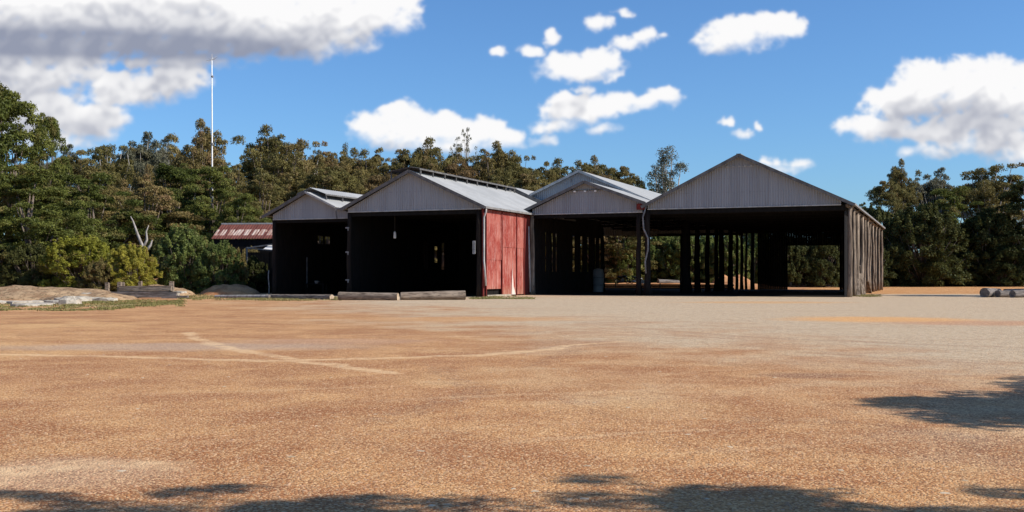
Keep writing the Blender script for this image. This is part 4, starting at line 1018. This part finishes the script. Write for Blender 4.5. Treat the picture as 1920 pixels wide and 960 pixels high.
# thicket behind the sheds, seen through the openings
rg = random.Random(31)
for i in range(13):
    px = 1120 + i * 42 + rg.uniform(-8, 8)
    tree('bushD' if px > 1440 else rg.choice(['fresh', 'fresh', 'yellow', 'bushO']), px, 432 + rg.uniform(-12, 16), 156 + rg.uniform(-3, 5), rg.uniform(75, 105), 'leafy thicket shrub seen through the open backs of the sheds', 'thicket behind the sheds', 'shrub', 'shrub')
for i in range(7):
    px = 1130 + i * 75 + rg.uniform(-8, 8)
    tree('darkA', px, 400, 182 + rg.uniform(-3, 5), 110, 'dark tree standing behind the thicket seen through the sheds', 'trees behind the thicket')
for i in range(9):
    px = 1600 + i * 42 + rg.uniform(-8, 8)
    tree('bushD', px, 470 + rg.uniform(-14, 10), 176 + rg.uniform(-3, 3), rg.uniform(80, 100), 'dark undergrowth shrub at the foot of the right-hand trees', 'undergrowth below the right trees', 'shrub', 'shrub')
for i in range(5):
    px = 560 + i * 90
    tree('bushO', px, 440, 160, 110, 'shrub at the forest edge hidden behind the left sheds', 'shrubs behind the left sheds', 'shrub', 'shrub')
# trees outside the frame whose crowns shade the yard
def shade(key, x, y, hh, w, label, rz=0., z0=0.):
    o = tag(empty('eucalypt_tree', (x, y, -.05), rz), label, 'tree'); o.scale = (w / 12.5, w / 12.5, hh / 20.)
    cm, tm = PROTO[key]
    for nm, me_ in (('crown', cm), ('trunk', tm)):
        c = bpy.data.objects.new(nm, me_); COL.objects.link(c); c.parent = o
shade('canopyO', 17.5, 11.0, 9.2, 7.6, 'spreading tree outside the photo shading the right edge of the yard', 1.0)
shade('oliveA', 5.65, 4.35, 8.6, 3.7, 'young eucalypt outside the photo shading the bottom left of the yard', .4)
shade('oliveB', 11.3, 4.0, 9.0, 5.8, 'young eucalypt outside the photo shading the bottom right of the yard', 2.2)
shade('greyA', 57, 84.5, 22, 8, 'tall eucalypt beyond the right edge of the photo', .9)

# ---- dead stump
ds = thing('dead_tree', (PX(270, 101), 101, 0), .3, 'bleached forked dead tree stump between the bushes', 'dead tree')
MB().tube([(0, 0, -.1), (.05, 0, 2.4), (-.1, 0, 4.4), (-.55, 0, 5.6), (-1.0, 0, 6.9), (-1.2, 0, 7.3)], [.26, .21, .17, .12, .07, .03], 9, wob=.12, rng=random.Random(2)).build('trunk', M_DEAD, ds, smooth=True)
MB().tube([(-.1, 0, 4.3), (.25, .1, 5.1), (.2, .1, 5.9), (.42, .1, 6.5)], [.17, .11, .07, .03], 8, wob=.12, rng=random.Random(3)).build('limb', M_DEAD, ds, smooth=True)
MB().tube([(.0, 0, 3.9), (.6, -.1, 4.6), (.75, -.1, 5.1)], [.2, .12, .03], 8, wob=.12, rng=random.Random(4)).build('limb', M_DEAD, ds, smooth=True)
# ---- antenna mast
D_ = 139; am = thing('antenna_mast', (PX(398, D_), D_, 0), 0, 'thin white antenna mast towering over the trees at left', 'mast')
zt = ZP(112, D_); MB().tube([(0, 0, 0), (0, 0, 12), (-.05, 0, zt)], [.115, .10, .07], 8).build('pole', M_WHITE, am, smooth=True)
b = MB()
for i in range(8):
    a = math.pi * i / 4; b.tube([(-.05, 0, zt), (-.05 + .75 * math.cos(a), .5 * math.sin(a), zt + .1 + .45 * math.sin(a + .5))], [.035, .015], 4)
b.tube([(-.05, 0, zt - .2), (-.05, 0, zt + .75)], .03, 4); b.build('antenna', M_PIPE, am)
b = MB(); b.tube([(0, 0, ZP(272, D_)), (0, 0, ZP(268, D_))], .22, 8).tube([(0, 0, ZP(145, D_)), (0, 0, ZP(142, D_))], .16, 8); b.build('collar', M_PIPE_D, am)

# ---- old rusty roof and lean-to behind the bushes
D_ = 116; rr = thing('rusty_hut', (PX(465, D_), D_, 0), R(-6), 'low hut with a rusty red roof streaked white behind the bushes', 'hut')
b = MB(); zt = ZP(420, D_); zb_ = ZP(447, D_) - .1
L = math.hypot(3.0, zt - zb_); v = Vector((0, 3.0 / L, (zt - zb_) / L)); b.corr((-3.3, -2.2, zb_), (1, 0, 0), 7.6, v, L, Vector((0, -v.z, v.y)), .3, .02)
ro = b.build('roof', M_RUSTY, rr)
MB().box((-3.3, .75, zt), (4.3, .95, zt + .16)).build('ridge_cap', M_TRIM_L, ro)
MB().box((-3.1, -2.0, 0), (4.1, .7, zb_ - .05)).build('wall', M_DARK, rr)
ll = thing('lean_to', (PX(500, 105), 105, 0), R(-12), 'dark sagging lean-to frame with a pale sheet against the smallest shed', 'lean-to')
zl = ZP(463, 105)
MB().beam((-2.2, 0, zl - .1), (1.4, 0, zl + .35), .12, .12).beam((-2.2, 0, zl - .1), (.9, -.3, zl - .35), .1, .1).beam((-2.1, 0, 0), (-2.1, 0, zl), .12, .12).beam((1.2, 0, 0), (1.2, 0, zl + .3), .12, .12).build('frame', M_PIPE_D, ll)
b = MB(); b.add([(-.3, -.25, zl - .25), (.9, -.25, zl - .3), (1.0, .2, zl + .15), (.1, .2, zl + .18), (-.3, -.2, zl - .3), (.9, -.2, zl - .35), (1.0, .25, zl + .1), (.1, .25, zl + .13)], [(0,1,2,3),(7,6,5,4),(0,4,5,1),(1,5,6,2),(2,6,7,3),(3,7,4,0)]); b.build('sheet', M_WHITE, ll)
b = MB(); boards(b, 'x', -2.4, 1.3, .5, 0, zl - .5, .3, seed=77); b.build('wall', M_DARK, ll)

# ================================================================= ground cover
def tufts(name, regs, n, h, m, seed, zf=0.):
    rg = np.random.default_rng(seed); V = []
    for (x0, y0, x1, y1, wt) in regs:       # pixel boxes on the ground
        k = int(n * wt); px = rg.uniform(x0, x1, k); py = rg.uniform(y0, y1, k); D = CAM_H * F / (py - HOR); X = (px - 960) / F * D
        keep = np.array([mnoise.noise(Vector((a * .35, c * .22, seed))) + mnoise.noise(Vector((a * 1.3, c * .9, seed))) * .6 for a, c in zip(X, D)]) > -.05
        X, D = X[keep], D[keep]
        for q in range(4):
            a = rg.uniform(0, 6.28, len(X)); w_ = .035; hh = h * rg.uniform(.4, 1.3, len(X)); ox = rg.normal(0, .10, len(X)); oy = rg.normal(0, .10, len(X))
            lx_ = rg.normal(0, .5, len(X)) * hh; ly = rg.normal(0, .5, len(X)) * hh
            p = np.stack([X + ox, D + oy, np.zeros(len(X))], 1); dx = np.stack([np.cos(a) * w_, np.sin(a) * w_, 0 * a], 1); up = np.stack([lx_, ly, hh], 1)
            V.append(np.stack([p - dx, p + dx, p + dx * .3 + up, p - dx * .3 + up], 1).reshape(-1, 3))
    V = np.concatenate(V); me_ = npmesh(name, V, np.arange(len(V)).reshape(-1, 4), m)
    o = bpy.data.objects.new(name, me_); COL.objects.link(o); return o
g = tufts('grass', [(-10, 566, 250, 583, 1.3), (120, 562, 345, 575, 1.5), (330, 556, 500, 563, .8), (480, 557, 640, 564, .5), (-10, 553, 200, 560, .4), (230, 547, 400, 556, .5), (880, 556, 1000, 561, .5), (1590, 553, 1650, 557, .25)], 1900, .07, M_GRASS, 4)
tag(g, 'short dry green grass straggling along the left edge of the yard', 'grass', kind='stuff')
# scattered pebbles
def scatter(name, n, y0, y1, smin, smax, flat, m, seed, spread=.52):
    rg = np.random.default_rng(seed); D = y0 * (y1 / y0) ** rg.uniform(0, 1, n); X = rg.uniform(-spread, spread, n) * D * 1.1
    base = np.array([[-1,-1,0],[1,-1,0],[1,1,0],[-1,1,0],[-.55,-.5,1],[.6,-.55,1],[.5,.6,1],[-.6,.5,1]], float)
    fq = np.array([[4,5,6,7],[0,1,5,4],[1,2,6,5],[2,3,7,6],[3,0,4,7]])
    a = rg.uniform(0, 6.28, n); s = rg.uniform(0, 1, n) ** 2.5 * (smax - smin) + smin; el = rg.uniform(.6, 1.6, n)
    P_ = base[None] * (1 + rg.uniform(-.25, .25, (n, 8, 3))); P_[:, :, 0] *= (s * el)[:, None]; P_[:, :, 1] *= s[:, None]; P_[:, :, 2] *= (s * flat)[:, None]
    c, q = np.cos(a)[:, None], np.sin(a)[:, None]
    x = P_[:, :, 0] * c - P_[:, :, 1] * q + X[:, None]; y = P_[:, :, 0] * q + P_[:, :, 1] * c + D[:, None]; z = P_[:, :, 2] - .001
    V = np.stack([x, y, z], 2).reshape(-1, 3); Q_ = (fq[None] + (np.arange(n) * 8)[:, None, None]).reshape(-1, 4)
    me_ = npmesh(name, V, Q_, m); o = bpy.data.objects.new(name, me_); COL.objects.link(o); return o
tag(scatter('gravel', 30000, 5.5, 48, .003, .016, .45, M_CHIP, 5), 'loose reddish pebbles scattered over the dirt yard', 'gravel', kind='stuff')
tag(scatter('leaf_litter', 420, 5.5, 45, .006, .035, .18, M_LITTER, 6), 'pale dry leaf and bark flakes strewn over the yard', 'litter', kind='stuff')
